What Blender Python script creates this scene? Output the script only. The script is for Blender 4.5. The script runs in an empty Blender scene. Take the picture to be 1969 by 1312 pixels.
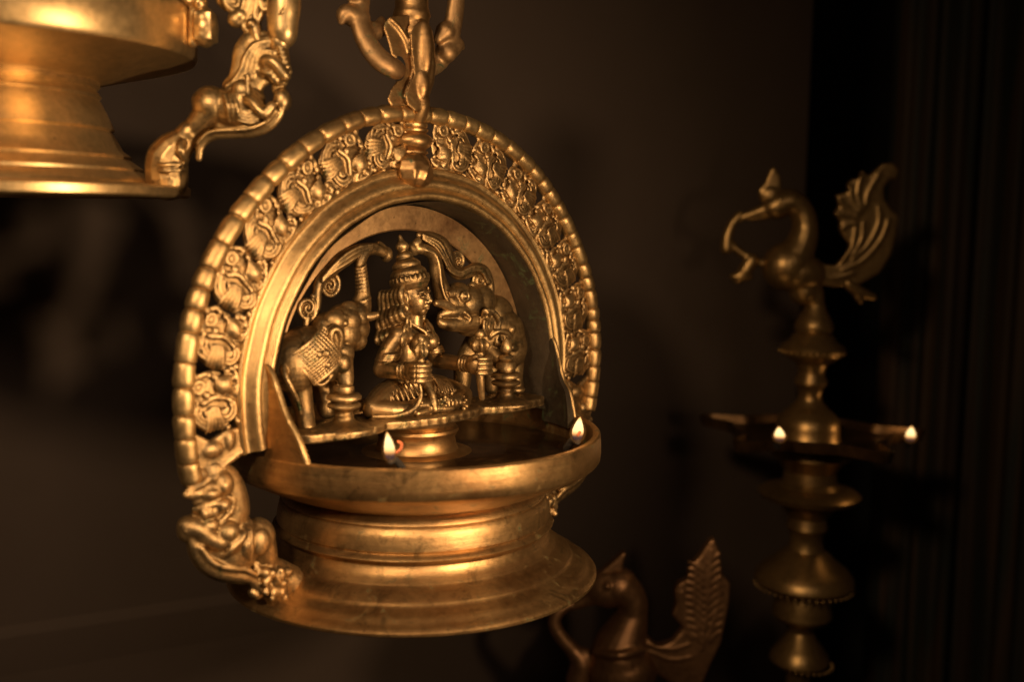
import bpy, bmesh, math, random
from mathutils import Vector, Matrix
from math import sin, cos, pi, radians as R
random.seed(7)
scn = bpy.context.scene
COL = scn.collection
S = 0.12                      # metres per unit; one unit is the radius of the main lamp's bowl

# ---------------------------------------------------------------- camera
FPX, CAM, PIT, ROL, TH = 2100.74, (0.5211, -5.8158, 1.1416), -0.1134, 0.0126, 0.7911
cam = bpy.data.cameras.new('camera'); co = bpy.data.objects.new('camera', cam); COL.objects.link(co)
cam.sensor_width = 36; cam.lens = 36 * FPX / 1969.0
cam.clip_start = 0.01; cam.clip_end = 60
co.matrix_world = Matrix.Translation(Vector(CAM) * S) @ Matrix.Rotation(pi / 2 + PIT, 4, 'X') @ Matrix.Rotation(ROL, 4, 'Z')
cam.dof.use_dof = True; cam.dof.focus_distance = 5.95 * S; cam.dof.aperture_fstop = 4.2
scn.camera = co

# ---------------------------------------------------------------- world, lamps, exposure
w = bpy.data.worlds.new('World'); scn.world = w; w.use_nodes = True
w.node_tree.nodes['Background'].inputs[0].default_value = (1.0, 0.62, 0.36, 1)
w.node_tree.nodes['Background'].inputs[1].default_value = 0.012

def area(name, loc, target, size, power, color, spread=180):
    l = bpy.data.lights.new(name, 'AREA'); l.shape = 'DISK'; l.size = size * S; l.energy = power; l.color = color; l.spread = R(spread)
    o = bpy.data.objects.new(name, l); COL.objects.link(o)
    o.location = Vector(loc) * S
    o.rotation_euler = (Vector(target) - Vector(loc)).to_track_quat('-Z', 'Y').to_euler()
    return o
WARM = (1.0, 0.66, 0.35)
area('lamp_light', (2.6, -2.9, 0.55), (-0.9, 0, 0.4), 0.36, 0.90, WARM, 104)
area('lamp_light', (-1.5, -6.6, 3.6), (-0.9, 0, 0.4), .75, .95, WARM, 84)
area('added_fill_light', (3.0, -9.5, 4.5), (-2.2, 1, 0.3), 2.6, .30, (1.0, .70, .45), 60)  # soft fill added behind the camera, not a lamp of the room
scn.view_settings.view_transform = 'Standard'; scn.view_settings.look = 'None'
scn.view_settings.exposure = 0; scn.view_settings.gamma = 1

# ---------------------------------------------------------------- pixel -> point helpers
def ray(u, v):
    a, b = u - 984.5, v - 656
    u0 = a * cos(ROL) + b * sin(ROL); v0 = -a * sin(ROL) + b * cos(ROL)
    X, Yc, Zc = u0 / FPX, 1.0, -v0 / FPX
    return Vector(CAM), Vector((X, Yc * cos(PIT) - Zc * sin(PIT), Yc * sin(PIT) + Zc * cos(PIT)))
def to_local(p):
    c, s = cos(TH), sin(TH); return Vector((p[0] * c + p[1] * s, -p[0] * s + p[1] * c, p[2]))
def L(u, v, y):               # point of the lamp's own frame on its plane y
    o, d = ray(u, v); o, d = to_local(o), to_local(d); return o + d * ((y - o.y) / d.y)
def W(u, v, y):               # world point on the plane Y = y
    o, d = ray(u, v); return o + d * ((y - o.y) / d.y)

# ---------------------------------------------------------------- mesh builder
class MB:
    def __init__(s): s.bm = bmesh.new()
    def ball(s, c, r, rot=None, seg=28):
        if not hasattr(r, '__len__'): r = (r, r, r)
        m = Matrix.Translation(c) @ (rot.to_matrix().to_4x4() if rot is not None and hasattr(rot, 'to_matrix') else (rot or Matrix.Identity(4))) @ Matrix.Diagonal((*r, 1))
        bmesh.ops.create_uvsphere(s.bm, u_segments=seg, v_segments=max(6, seg // 2), radius=1, matrix=m); return s
    def tube(s, pts, r, seg=10, smooth=True, flat=None, cap=True):
        pts = [Vector(p) for p in pts]; n = len(pts)
        if seg <= 12 and max(r if hasattr(r, '__len__') else [r]) > .03: seg = 20
        rs = r if hasattr(r, '__len__') else [r] * n
        if len(rs) != n: rs = [rs[0] + (rs[-1] - rs[0]) * i / (n - 1) for i in range(n)] if len(rs) == 2 else rs
        if smooth and n > 2:
            P, Q = [], []
            k = 4
            for i in range(n - 1):
                p0, p1, p2, p3 = pts[max(i - 1, 0)], pts[i], pts[i + 1], pts[min(i + 2, n - 1)]
                for j in range(k):
                    t = j / k; t2, t3 = t * t, t * t * t
                    P.append(0.5 * ((2 * p1) + (p2 - p0) * t + (2 * p0 - 5 * p1 + 4 * p2 - p3) * t2 + (3 * p1 - p0 - 3 * p2 + p3) * t3))
                    Q.append(rs[i] + (rs[i + 1] - rs[i]) * t)
            P.append(pts[-1]); Q.append(rs[-1]); pts, rs = P, Q; n = len(pts)
        up = Vector((0, 1, 0)); rings = []
        for i in range(n):
            t = (pts[min(i + 1, n - 1)] - pts[max(i - 1, 0)]).normalized()
            if abs(t.dot(up)) > 0.95: a = t.orthogonal().normalized()
            else: a = (up - t * up.dot(t)).normalized()
            b = t.cross(a)
            fy = 1.0 if flat is None else flat
            rings.append([s.bm.verts.new(pts[i] + a * (cos(2 * pi * k / seg) * rs[i] * fy) + b * (sin(2 * pi * k / seg) * rs[i])) for k in range(seg)])
        for i in range(n - 1):
            for k in range(seg):
                s.bm.faces.new((rings[i][k], rings[i][(k + 1) % seg], rings[i + 1][(k + 1) % seg], rings[i + 1][k]))
        if cap:
            s.bm.faces.new(rings[0][::-1]); s.bm.faces.new(rings[-1])
            for e, i in ((0, 0), (1, -1)):
                if rs[i] > 0.004: s.ball(pts[i], (rs[i] * .98,) * 3 if flat is None else (rs[i] * .95, rs[i] * .95 * flat, rs[i] * .95), seg=20 if rs[i] > .025 else 8)
        return s
    def lathe(s, prof, seg=128, c=(0, 0, 0), close=False, axis=None, wob=0):
        m = Matrix.Translation(c) @ (axis if axis is not None else Matrix.Identity(4))
        rings = []
        for (r, z) in prof:
            if r < 1e-5: rings.append([s.bm.verts.new(m @ Vector((0, 0, z)))])
            else: rings.append([s.bm.verts.new(m @ Vector((r * (1 + wob * sin(3 * 2 * pi * k / seg + z * 9)) * cos(2 * pi * k / seg), r * sin(2 * pi * k / seg), z))) for k in range(seg)])
        if close: rings.append(rings[0])
        for a, b in zip(rings, rings[1:]):
            for k in range(seg):
                k2 = (k + 1) % seg
                f = [a[k % len(a)], a[k2 % len(a)], b[k2 % len(b)], b[k % len(b)]]
                f = list(dict.fromkeys(f))
                if len(f) > 2: s.bm.faces.new(f)
        return s
    def prism(s, pts, a, b):  # outline points extruded from offset a to offset b (vectors)
        lo = [s.bm.verts.new(Vector(p) + Vector(a)) for p in pts]; hi = [s.bm.verts.new(Vector(p) + Vector(b)) for p in pts]
        s.bm.faces.new(lo[::-1]); s.bm.faces.new(hi); n = len(pts)
        for i in range(n): s.bm.faces.new((lo[i], lo[(i + 1) % n], hi[(i + 1) % n], hi[i]))
        return s
    def box(s, c, h, rot=None):
        m = Matrix.Translation(c) @ (rot or Matrix.Identity(4)) @ Matrix.Diagonal((h[0] * 2, h[1] * 2, h[2] * 2, 1))
        bmesh.ops.create_cube(s.bm, size=1, matrix=m); return s
    def mirror(s): 
        bmesh.ops.scale(s.bm, vec=(-1, 1, 1), verts=s.bm.verts); bmesh.ops.reverse_faces(s.bm, faces=s.bm.faces); return s
    def mesh(s, name, voxel=None, relax=2, sharp=45, normals=True, sub=0, jitter=0):
        if normals: bmesh.ops.recalc_face_normals(s.bm, faces=s.bm.faces)
        bmesh.ops.scale(s.bm, vec=(S, S, S), verts=s.bm.verts)
        me = bpy.data.meshes.new(name); s.bm.to_mesh(me); s.bm.free()
        if voxel:
            o = bpy.data.objects.new('tmp', me); COL.objects.link(o)
            m = o.modifiers.new('r', 'REMESH'); m.mode = 'VOXEL'; m.voxel_size = voxel * S
            if relax:
                m = o.modifiers.new('s', 'SMOOTH'); m.factor = .5; m.iterations = relax
            dg = bpy.context.evaluated_depsgraph_get(); dg.update()
            me2 = bpy.data.meshes.new_from_object(o.evaluated_get(dg)); me2.name = name
            bpy.data.objects.remove(o); bpy.data.meshes.remove(me); me = me2
        for p in me.polygons: p.use_smooth = True
        if not voxel: me.set_sharp_from_angle(angle=R(sharp))
        return me
    def build(s, name, mat, parent=None, loc=(0, 0, 0), rot=(0, 0, 0), **k):
        me = s.mesh(name, **k); me.materials.clear(); me.materials.append(mat)
        o = bpy.data.objects.new(name, me); COL.objects.link(o); o.parent = parent
        o.location = Vector(loc) * S; o.rotation_euler = rot
        return o
def tag(o, label=None, cat=None, group=None, kind=None):
    for k, v in (('label', label), ('category', cat), ('group', group), ('kind', kind)):
        if v: o[k] = v
    return o
def empty(name, loc=(0, 0, 0), rz=0, rot=None):
    o = bpy.data.objects.new(name, None); COL.objects.link(o); o.empty_display_size = .01
    o.location = Vector(loc) * S; o.rotation_euler = rot or (0, 0, rz); return o
def dup(o, parent, mirror=False, **kw):
    c = o.copy(); COL.objects.link(c); c.parent = parent
    for ch in [x for x in bpy.data.objects if x.parent == o]: dup(ch, c)
    if mirror: c.scale = (-1, 1, 1); c.location.x = -o.location.x
    return c

# ---------------------------------------------------------------- materials
def nodes(name):
    m = bpy.data.materials.new(name); m.use_nodes = True; nt = m.node_tree
    return m, nt, nt.nodes['Principled BSDF']
def noise(nt, scale, detail=6, rough=.6, vec=None, dist=0):
    n = nt.nodes.new('ShaderNodeTexNoise'); n.inputs['Scale'].default_value = scale; n.inputs['Detail'].default_value = detail
    n.inputs['Roughness'].default_value = rough; n.inputs['Distortion'].default_value = dist
    if vec: nt.links.new(vec, n.inputs['Vector'])
    return n.outputs['Fac']
def ramp(nt, fac, stops):
    r = nt.nodes.new('ShaderNodeValToRGB'); e = r.color_ramp.elements
    while len(e) < len(stops): e.new(.5)
    for q, (p, c) in zip(e, stops): q.position = p; q.color = (*c, 1) if len(c) == 3 else c
    nt.links.new(fac, r.inputs[0]); return r.outputs[0]
def mix(nt, f, a, b, mode='MIX'):
    n = nt.nodes.new('ShaderNodeMix'); n.data_type = 'RGBA'; n.blend_type = mode
    for i, x in ((0, f), (6, a), (7, b)):
        if hasattr(x, 'links'): nt.links.new(x, n.inputs[i])
        else: n.inputs[i].default_value = x if i == 0 else (*x, 1)
    return n.outputs[2]
G = lambda v: (v, v, v)
def brass(name, hi, lo, patina=.35, verd=0.0, rough=(.28, .45), bump=.25, metal=1.0, pit=.45, scale=1.0, crust=0.0, turn=False):
    m, nt, b = nodes(name)
    tc = nt.nodes.new('ShaderNodeTexCoord').outputs['Object']
    big = noise(nt, 22 * scale, 5, .6, tc, .6); fine = noise(nt, 230 * scale, 8, .75, tc); grain = noise(nt, 1100 * scale, 4, .7, tc)
    f = ramp(nt, big, [(.5 - .28 * (1 - patina) - .02, G(0)), (.78 - .3 * patina + .1, G(1))])
    c = mix(nt, f, hi, lo)
    d = ramp(nt, fine, [(.35, G(.55)), (.6, G(1.0))])
    c = mix(nt, .55, c, d, 'MULTIPLY')
    if turn:                  # lathe lines and wiped-on tarnish running round the piece
        mp = nt.nodes.new('ShaderNodeMapping'); mp.inputs['Scale'].default_value = (14, 14, 420); nt.links.new(tc, mp.inputs[0])
        streak = noise(nt, 1.0, 5, .65, mp.outputs[0], .3)
        c = mix(nt, ramp(nt, streak, [(.42, G(0)), (.72, G(.7))]), c, lo); fine = mix(nt, .6, fine, streak)
        st_ = ramp(nt, noise(nt, 38 * scale, 9, .78, tc, 1.2), [(.54, G(0)), (.62, G(.75))]); c = mix(nt, st_, c, (.17, .11, .05))
        sc_ = nt.nodes.new('ShaderNodeMapping'); sc_.inputs['Scale'].default_value = (60, 60, 900); sc_.inputs['Rotation'].default_value = (.25, .15, 0); nt.links.new(tc, sc_.inputs[0])
        c = mix(nt, ramp(nt, noise(nt, 1.0, 2, .5, sc_.outputs[0]), [(.66, G(0)), (.72, G(.5))]), c, (.20, .12, .06))
    pits = ramp(nt, noise(nt, 420 * scale, 2, .5, tc), [(.70, G(0)), (.76, G(.8))]); c = mix(nt, pits, c, (.10, .06, .03))
    if crust:
        geo = nt.nodes.new('ShaderNodeNewGeometry')   # high points rubbed bright, the rest left tarnished
        pr = ramp(nt, geo.outputs['Pointiness'], [(.492, G(0)), (.53, G(1))])
        aged = mix(nt, 1.0, c, (1 - .52 * crust, 1 - .56 * crust, 1 - .62 * crust), 'MULTIPLY')
        c = mix(nt, pr, aged, c); b.inputs['Metallic'].default_value = metal
    else: b.inputs['Metallic'].default_value = metal
    if crust:
        g2 = ramp(nt, noise(nt, 75 * scale, 8, .8, tc, .8), [(.50, G(0)), (.60, G(.75 * crust))])
        c = mix(nt, g2, c, (.10, .075, .045))
        wx = ramp(nt, noise(nt, 260 * scale, 4, .7, tc), [(.60, G(0)), (.70, G(.5))]); c = mix(nt, wx, c, (.30, .24, .16))
    if verd:
        v = noise(nt, 55 * scale, 8, .75, tc, 1.0)
        vf = ramp(nt, v, [(.60 - verd * .2, G(0)), (.68 - verd * .2, G(1))])
        c = mix(nt, vf, c, (.06, .075, .035))
        if not crust:
            inv = ramp(nt, vf, [(0, G(metal)), (1, G(.2))]); nt.links.new(inv, b.inputs['Metallic'])
    nt.links.new(c, b.inputs['Base Color'])
    rr = ramp(nt, fine, [(.3, G(rough[0])), (.7, G(rough[1]))]); nt.links.new(rr, b.inputs['Roughness'])
    bp = nt.nodes.new('ShaderNodeBump'); bp.inputs['Strength'].default_value = bump; bp.inputs['Distance'].default_value = .0006
    h = mix(nt, pit, fine, grain); nt.links.new(h, bp.inputs['Height']); nt.links.new(bp.outputs[0], b.inputs['Normal'])
    return m
M_turned = brass('turned_brass', (.62, .40, .18), (.27, .145, .06), .50, .06, (.29, .46), .5, metal=.92, turn=True)
M_arch = brass('polished_brass', (.68, .48, .23), (.38, .23, .10), .42, 0, (.30, .48), .55, metal=.92)
M_cast = brass('cast_brass', (.74, .52, .27), (.46, .29, .13), .35, .02, (.32, .52), .7, crust=.9, metal=.9)
M_fig = brass('figure_brass', (.60, .42, .21), (.30, .19, .09), .45, .12, (.32, .52), .6, crust=1.0, metal=.9)
M_god = brass('figure_skin_brass', (.58, .40, .20), (.34, .21, .10), .40, .05, (.32, .46), .4, crust=.8, metal=.9)
M_copper = brass('aged_copper', (.52, .33, .16), (.20, .105, .05), .60, .08, (.42, .55), .3, metal=.85)
M_dark = brass('near_black_brass', (.062, .044, .026), (.018, .013, .008), .5, .25, (.55, .75), .7, metal=.3)  # near-black tone for the soffit lining and the right cheek
M_polish = brass('bright_brass', (.74, .53, .27), (.64, .43, .20), .2, 0, (.31, .41), .15, metal=.9)
M_castp = brass('cast_bright_brass', (.70, .50, .25), (.50, .33, .15), .35, 0, (.30, .44), .4, crust=.9, metal=.9)
M_stand = brass('dull_stand_brass', (.44, .29, .12), (.26, .165, .07), .4, 0, (.30, .42), .2, metal=.85)
M_stand2 = brass('dull_reddish_brass', (.36, .20, .10), (.21, .11, .055), .4, 0, (.40, .52), .3, metal=.85)
M_tray = brass('oily_dark_brass', (.14, .08, .035), (.06, .035, .018), .5, 0, (.25, .4), .3, metal=.8)

def flame_mat():
    m, nt, b = nodes('flame'); nt.nodes.remove(b)
    out = nt.nodes['Material Output']; tc = nt.nodes.new('ShaderNodeTexCoord'); sp = nt.nodes.new('ShaderNodeSeparateXYZ')
    nt.links.new(tc.outputs['Generated'], sp.inputs[0])
    c = ramp(nt, sp.outputs[2], [(0, (.02, .04, .35)), (.18, (.25, .16, .25)), (.3, (1, .42, .12)), (.5, (1, .66, .27)), (.8, (1, .72, .32)), (1, (1, .42, .10))])
    s = ramp(nt, sp.outputs[2], [(0, G(.05)), (.22, G(.12)), (.4, G(.8)), (1, G(1))])
    e = nt.nodes.new('ShaderNodeEmission'); nt.links.new(c, e.inputs[0])
    mu = nt.nodes.new('ShaderNodeMath'); mu.operation = 'MULTIPLY'; nt.links.new(s, mu.inputs[0]); mu.inputs[1].default_value = 2.2; nt.links.new(mu.outputs[0], e.inputs[1])
    t = nt.nodes.new('ShaderNodeBsdfTransparent'); mx = nt.nodes.new('ShaderNodeMixShader')
    a = ramp(nt, sp.outputs[2], [(0, G(.15)), (.3, G(.6)), (.5, G(1)), (.85, G(1)), (1, G(.5))])
    nt.links.new(a, mx.inputs[0]); nt.links.new(t.outputs[0], mx.inputs[1]); nt.links.new(e.outputs[0], mx.inputs[2]); nt.links.new(mx.outputs[0], out.inputs[0])
    return m
M_flame = flame_mat()
def mantle_mat():             # thin outer glow of a flame: faint light, almost clear
    m, nt, b = nodes('flame_mantle'); nt.nodes.remove(b); out = nt.nodes['Material Output']
    e = nt.nodes.new('ShaderNodeEmission'); e.inputs[0].default_value = (1, .36, .08, 1); e.inputs[1].default_value = .8
    t = nt.nodes.new('ShaderNodeBsdfTransparent'); mx = nt.nodes.new('ShaderNodeMixShader'); mx.inputs[0].default_value = .045
    nt.links.new(t.outputs[0], mx.inputs[1]); nt.links.new(e.outputs[0], mx.inputs[2]); nt.links.new(mx.outputs[0], out.inputs[0]); return m
M_mantle = mantle_mat()
def plain(name, c, rough=.8, metal=0, emit=None):
    m, nt, b = nodes(name); b.inputs['Base Color'].default_value = (*c, 1); b.inputs['Roughness'].default_value = rough; b.inputs['Metallic'].default_value = metal
    tc = nt.nodes.new('ShaderNodeTexCoord').outputs['Object']
    f = noise(nt, 120, 4, .6, tc); nt.links.new(mix(nt, f, [x * .6 for x in c], [min(1, x * 1.3) for x in c]), b.inputs['Base Color'])
    if emit: b.inputs['Emission Color'].default_value = (*emit[0], 1); b.inputs['Emission Strength'].default_value = emit[1]
    return m
M_hole_shade = plain('hole_shade', (.006, .005, .004), .9)  # black that stands in for the darkness inside the stem's eye
M_wick = plain('charred_wick', (.02, .015, .012), .9)
M_ember = plain('glowing_wick_end', (.3, .08, .03), .8, 0, ((1, .22, .08), .12))
def oil_mat():
    m, nt, b = nodes('lamp_oil'); tc = nt.nodes.new('ShaderNodeTexCoord').outputs['Object']
    f = noise(nt, 60, 6, .6, tc, 1.5); nt.links.new(ramp(nt, f, [(.3, (.012, .006, .003)), (.6, (.035, .018, .008)), (.75, (.10, .05, .02))]), b.inputs['Base Color'])
    b.inputs['Roughness'].default_value = .22; b.inputs['Coat Weight'].default_value = .3
    bp = nt.nodes.new('ShaderNodeBump'); bp.inputs['Strength'].default_value = .35; bp.inputs['Distance'].default_value = .001
    nt.links.new(noise(nt, 90, 4, .5, tc), bp.inputs['Height']); nt.links.new(bp.outputs[0], b.inputs['Normal'])
    return m
M_oil = oil_mat()
def wall_mat(name, a, c, scale=1.6):
    m, nt, b = nodes(name); tc = nt.nodes.new('ShaderNodeTexCoord').outputs['Object']
    f = noise(nt, scale, 5, .6, tc, .4); nt.links.new(ramp(nt, f, [(.3, a), (.7, c)]), b.inputs['Base Color'])
    b.inputs['Roughness'].default_value = .85
    bp = nt.nodes.new('ShaderNodeBump'); bp.inputs['Strength'].default_value = .3; bp.inputs['Distance'].default_value = .002
    nt.links.new(noise(nt, 40, 6, .6, tc), bp.inputs['Height']); nt.links.new(bp.outputs[0], b.inputs['Normal'])
    return m
M_wall = wall_mat('dark_plaster', (.054, .037, .029), (.080, .056, .043))
M_black = wall_mat('black_plaster', (.006, .006, .007), (.009, .009, .010))

# ================================================================ SETTING
WD = Vector((cos(R(28)), sin(R(28)), 0)); WN = Vector((-WD.y, WD.x, 0))
wo = Vector((-2.0, 2.6, 0))
def wallpt(t, z, n=0): return wo + WD * t + WN * n + Vector((0, 0, z))
m = MB()
t1 = 6.25; FZ = -7.0
m.prism([wallpt(-3.2, FZ), wallpt(t1, FZ), wallpt(t1, 9), wallpt(-3.2, 9)], (0, 0, 0), WN * .5)
tag(m.build('wall', M_wall, sharp=30), kind='structure')
m = MB(); m.prism([(-14, 13, FZ), (24, 13, FZ), (24, 13, 12), (-14, 13, 12)], (0, 0, 0), (0, .5, 0))
tag(m.build('back_wall', M_black), kind='structure')
m = MB(); m.prism([(-16, -12, FZ), (26, -12, FZ), (26, 13.5, FZ), (-16, 13.5, FZ)], (0, 0, -.4), (0, 0, 0))
tag(m.build('floor', M_black), kind='structure')
# slim ledge running along the wall
p = W(180, 1222, 0)
lz = -1.98
prs = [(.03, lz - .5), (-.05, lz - .02), (-.05, lz + .0), (.03, lz + .10)]
m = MB(); A = [m.bm.verts.new(wallpt(-3.2, z, n_)) for n_, z in prs]; B = [m.bm.verts.new(wallpt(3.0, z, n_)) for n_, z in prs]
for k in range(4): m.bm.faces.new((A[k], A[(k + 1) % 4], B[(k + 1) % 4], B[k]))
m.bm.faces.new(A[::-1]); m.bm.faces.new(B)
tag(m.build('wall_moulding', M_wall), kind='structure')

m = MB(); pe = W(21, 700, 2.2); m.box((pe.x - .6, 2.1, 1.0), (.6, .08, 8.0))
tag(m.build('wall_edge', M_black), kind='structure')
# curtain behind the standing lamp
def curtain_mat():
    m, nt, b = nodes('striped_curtain'); tc = nt.nodes.new('ShaderNodeTexCoord').outputs['Object']
    mp = nt.nodes.new('ShaderNodeMapping'); mp.inputs['Scale'].default_value = (1, 1, .06); nt.links.new(tc, mp.inputs[0])
    f = noise(nt, 11, 3, .7, mp.outputs[0])
    c = ramp(nt, f, [(.32, (.004, .003, .006)), (.42, (.03, .016, .009)), (.48, (.010, .016, .014)), (.55, (.045, .024, .010)), (.66, (.008, .010, .008))])
    nt.links.new(c, b.inputs['Base Color']); b.inputs['Roughness'].default_value = .7; return m
m = MB(); top, bot = [], []
N = 160
for i in range(N + 1):
    x = 4.4 + 6.2 * i / N
    y = 5.4 + .16 * sin(x * 7.3) + .09 * sin(x * 13.1 + 1) + .05 * sin(x * 29)
    bot.append((x, y, FZ)); top.append((x, y, 9))
lo = [m.bm.verts.new(p) for p in bot]; hi = [m.bm.verts.new(p) for p in top]
lo2 = [m.bm.verts.new(Vector(p) + Vector((0, .04, 0))) for p in bot]; hi2 = [m.bm.verts.new(Vector(p) + Vector((0, .04, 0))) for p in top]
for i in range(N):
    m.bm.faces.new((lo[i], lo[i + 1], hi[i + 1], hi[i])); m.bm.faces.new((lo2[i + 1], lo2[i], hi2[i], hi2[i + 1]))
m.bm.faces.new((lo[0], hi[0], hi2[0], lo2[0])); m.bm.faces.new((lo[N], lo2[N], hi2[N], hi[N]))
tag(m.build('curtain', curtain_mat(), sharp=80), 'dark striped curtain hanging in folds behind the standing lamp at the right', 'curtain')

# ================================================================ MAIN HANGING LAMP
main = empty('hanging_oil_lamp', (0, 0, 0), TH)
tag(main, 'brass arched hanging oil lamp with a seated goddess between two elephants, two wicks alight', 'oil lamp')
ZC = .27; YA = -.058
def ar(r, deg, y=YA): return Vector((r * cos(R(deg)), y, ZC + r * sin(R(deg))))

m = MB()
m.lathe([(.66, -.30), (.69, -.315), (.704, -.328), (.711, -.345), (.707, -.352), (.717, -.361), (.727, -.40), (.734, -.44), (.737, -.465), (.728, -.477), (.734, -.484), (.752, -.493), (.759, -.503), (.752, -.513), (.728, -.521), (.721, -.54), (.728, -.565), (.746, -.59), (.764, -.607), (.771, -.615), (.776, -.621),
         (.800, -.634), (.832, -.654), (.852, -.670), (.862, -.679), (.866, -.686), (.880, -.694), (.912, -.710), (.938, -.723), (.944, -.731), (.972, -.747), (.990, -.759), (.998, -.769), (.998, -.782), (.985, -.790), (.955, -.787),
         (.86, -.745), (.70, -.68), (.62, -.55), (.60, -.35), (.60, -.30)], seg=160, wob=.0015)
m.build('pedestal_foot', M_turned, main, sharp=35)
m = MB()
m.lathe([(0, -.17), (.50, -.17), (.80, -.165), (.93, -.145), (.952, -.10), (.958, -.012), (.964, -.002), (.975, .002), (.996, .002), (1.003, -.006), (1.006, -.05), (1.008, -.10), (1.004, -.140), (.992, -.155),
         (.975, -.168), (.94, -.185), (.86, -.225), (.78, -.262), (.72, -.285), (.69, -.300), (.66, -.3005), (0, -.3005)], seg=160)
bowl = m.build('bowl', M_turned, main, sharp=35)
m = MB(); m.lathe([(0, -.005), (.15, -.005), (.16, .005), (.165, .0)], seg=40) if False else None
# pedestal inside the bowl
m.bm.free(); m = MB()
m.lathe([(.40, -.172), (.395, -.155), (.36, -.145), (.33, -.142), (.325, -.128), (.29, -.118), (.225, -.108), (.215, -.09), (.205, -.04), (.215, -.02), (.225, -.005), (.222, .01), (.20, .02), (.21, .035), (.20, .049), (0, .049)], seg=72, c=(0, -.02, 0))
m.build('inner_pedestal', M_turned, main, sharp=40)

# hood: moulded band + soffit, swept round the arch
hp = [(.945, .20), (.940, .12), (.945, .02), (.950, -.06), (.954, -.105), (.962, -.120), (.974, -.126), (.986, -.124), (.996, -.114), (1.003, -.102), (1.008, -.100), (1.014, -.108), (1.028, -.116), (1.045, -.116), (1.060, -.106), (1.072, -.090), (1.085, -.078), (1.098, -.076), (1.106, -.080), (1.114, -.084), (1.124, -.078), (1.129, -.062), (1.128, -.02), (1.10, -.005), (1.05, .0), (1.0, .02), (.99, .10), (.985, .20)]
m = MB(); rings = []; NA = 150
for i in range(NA + 1):
    a = -12.6 + (180 + 25.2) * i / NA
    wv = 1 + .002 * sin(a * .11) + .0015 * sin(a * .37)
    rings.append([m.bm.verts.new(ar(r * wv, a, y)) for r, y in hp])
for A, B in zip(rings, rings[1:]):
    for k in range(len(hp)):
        k2 = (k + 1) % len(hp); m.bm.faces.new((A[k], A[k2], B[k2], B[k]))
m.bm.faces.new(rings[0]); m.bm.faces.new(rings[-1][::-1])
hood = m.build('hood', M_arch, main, sharp=50)
for sgn in (-1, 1):           # cheeks that run forward from the hood along the bowl's rim
    m = MB(); n = 22; outer, inner, edge = [], [], []
    for i in range(n + 1):
        f = i / n; y = -.09 - (.245 if sgn < 0 else .27) * f
        zt = .44 - .12 * f - .32 * f ** 1.25 + (.03 * sin(f * pi * 3)) * (1 if sgn > 0 else .5)
        zt = max(zt, 0.0) if i < n else 0.0
        ro = .998 if sgn < 0 else .985
        for lst, r, rt in ((outer, ro, ro), (inner, .965 if sgn < 0 else .912, .965 if sgn < 0 else .912 + .042 * min(1, zt / .40))):
            x = sgn * math.sqrt(r * r - y * y)
            xt = sgn * math.sqrt(rt * rt - y * y)
            lst.append((m.bm.verts.new((x, y, -.06)), m.bm.verts.new((xt, y, zt))))
        x = sgn * math.sqrt((.985 if sgn < 0 else .97) ** 2 - y * y); edge.append(Vector((x, y, zt)))
    for i in range(n):
        m.bm.faces.new((outer[i][0], outer[i + 1][0], outer[i + 1][1], outer[i][1]))
        m.bm.faces.new((inner[i][0], inner[i][1], inner[i + 1][1], inner[i + 1][0]))
        m.bm.faces.new((outer[i][1], outer[i + 1][1], inner[i + 1][1], inner[i][1]))
    m.bm.faces.new((outer[n][0], inner[n][0], inner[n][1], outer[n][1])); m.bm.faces.new((outer[0][0], outer[0][1], inner[0][1], inner[0][0]))
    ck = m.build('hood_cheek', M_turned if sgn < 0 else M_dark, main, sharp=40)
    m = MB(); m.tube([edge[0] + Vector((0, .03, .03))] + edge[::2], .016 if sgn < 0 else .011, seg=8)
    m.build('edge_bead', M_arch, ck)
# near-black lining laid over the inner face of the hood
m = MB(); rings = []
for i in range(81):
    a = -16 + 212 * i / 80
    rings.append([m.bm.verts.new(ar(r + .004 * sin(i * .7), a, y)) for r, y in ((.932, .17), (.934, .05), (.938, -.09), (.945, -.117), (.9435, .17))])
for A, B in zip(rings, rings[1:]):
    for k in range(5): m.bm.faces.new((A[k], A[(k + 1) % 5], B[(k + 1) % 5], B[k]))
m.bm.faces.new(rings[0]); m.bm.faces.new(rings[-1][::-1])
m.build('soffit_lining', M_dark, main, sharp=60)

# beaded rope border: irregular barrel segments
m = MB(); random.seed(3); prof = []
a = -13.5; segs = []
while a < 193.5:
    top_d = abs(a - 90)
    w_ = 4.6 + random.uniform(-.9, 1.1)
    if a < 60: w_ -= .6
    segs.append((a, min(a + w_, 193.9))); a += w_
for (a0, a1) in segs:
    for f, k in ((0.0, .80), (.035, .93), (.10, 1.0), (.3, 1.035), (.7, 1.035), (.9, 1.0), (.965, .93), (.995, .80)):
        aa = a0 + (a1 - a0) * f; rr = .045 * k * (1.05 if aa > 120 else 1.0)
        prof.append((aa, rr * (1 + .04 * sin(aa * 1.7))))
rings = []
for (aa, rr) in prof:
    c = ar(1.398 + .005 * sin(aa * .13), aa, YA - .01); u = Vector((cos(R(aa)), 0, sin(R(aa))))
    rings.append([m.bm.verts.new(c + u * (cos(2 * pi * k / 14) * rr) + Vector((0, sin(2 * pi * k / 14) * rr, 0))) for k in range(14)])
for A, B in zip(rings, rings[1:]):
    for k in range(14): m.bm.faces.new((A[k], A[(k + 1) % 14], B[(k + 1) % 14], B[k]))
m.bm.faces.new(rings[0][::-1]); m.bm.faces.new(rings[-1])
m.build('rope_border', M_arch, main, sharp=35)

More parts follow.
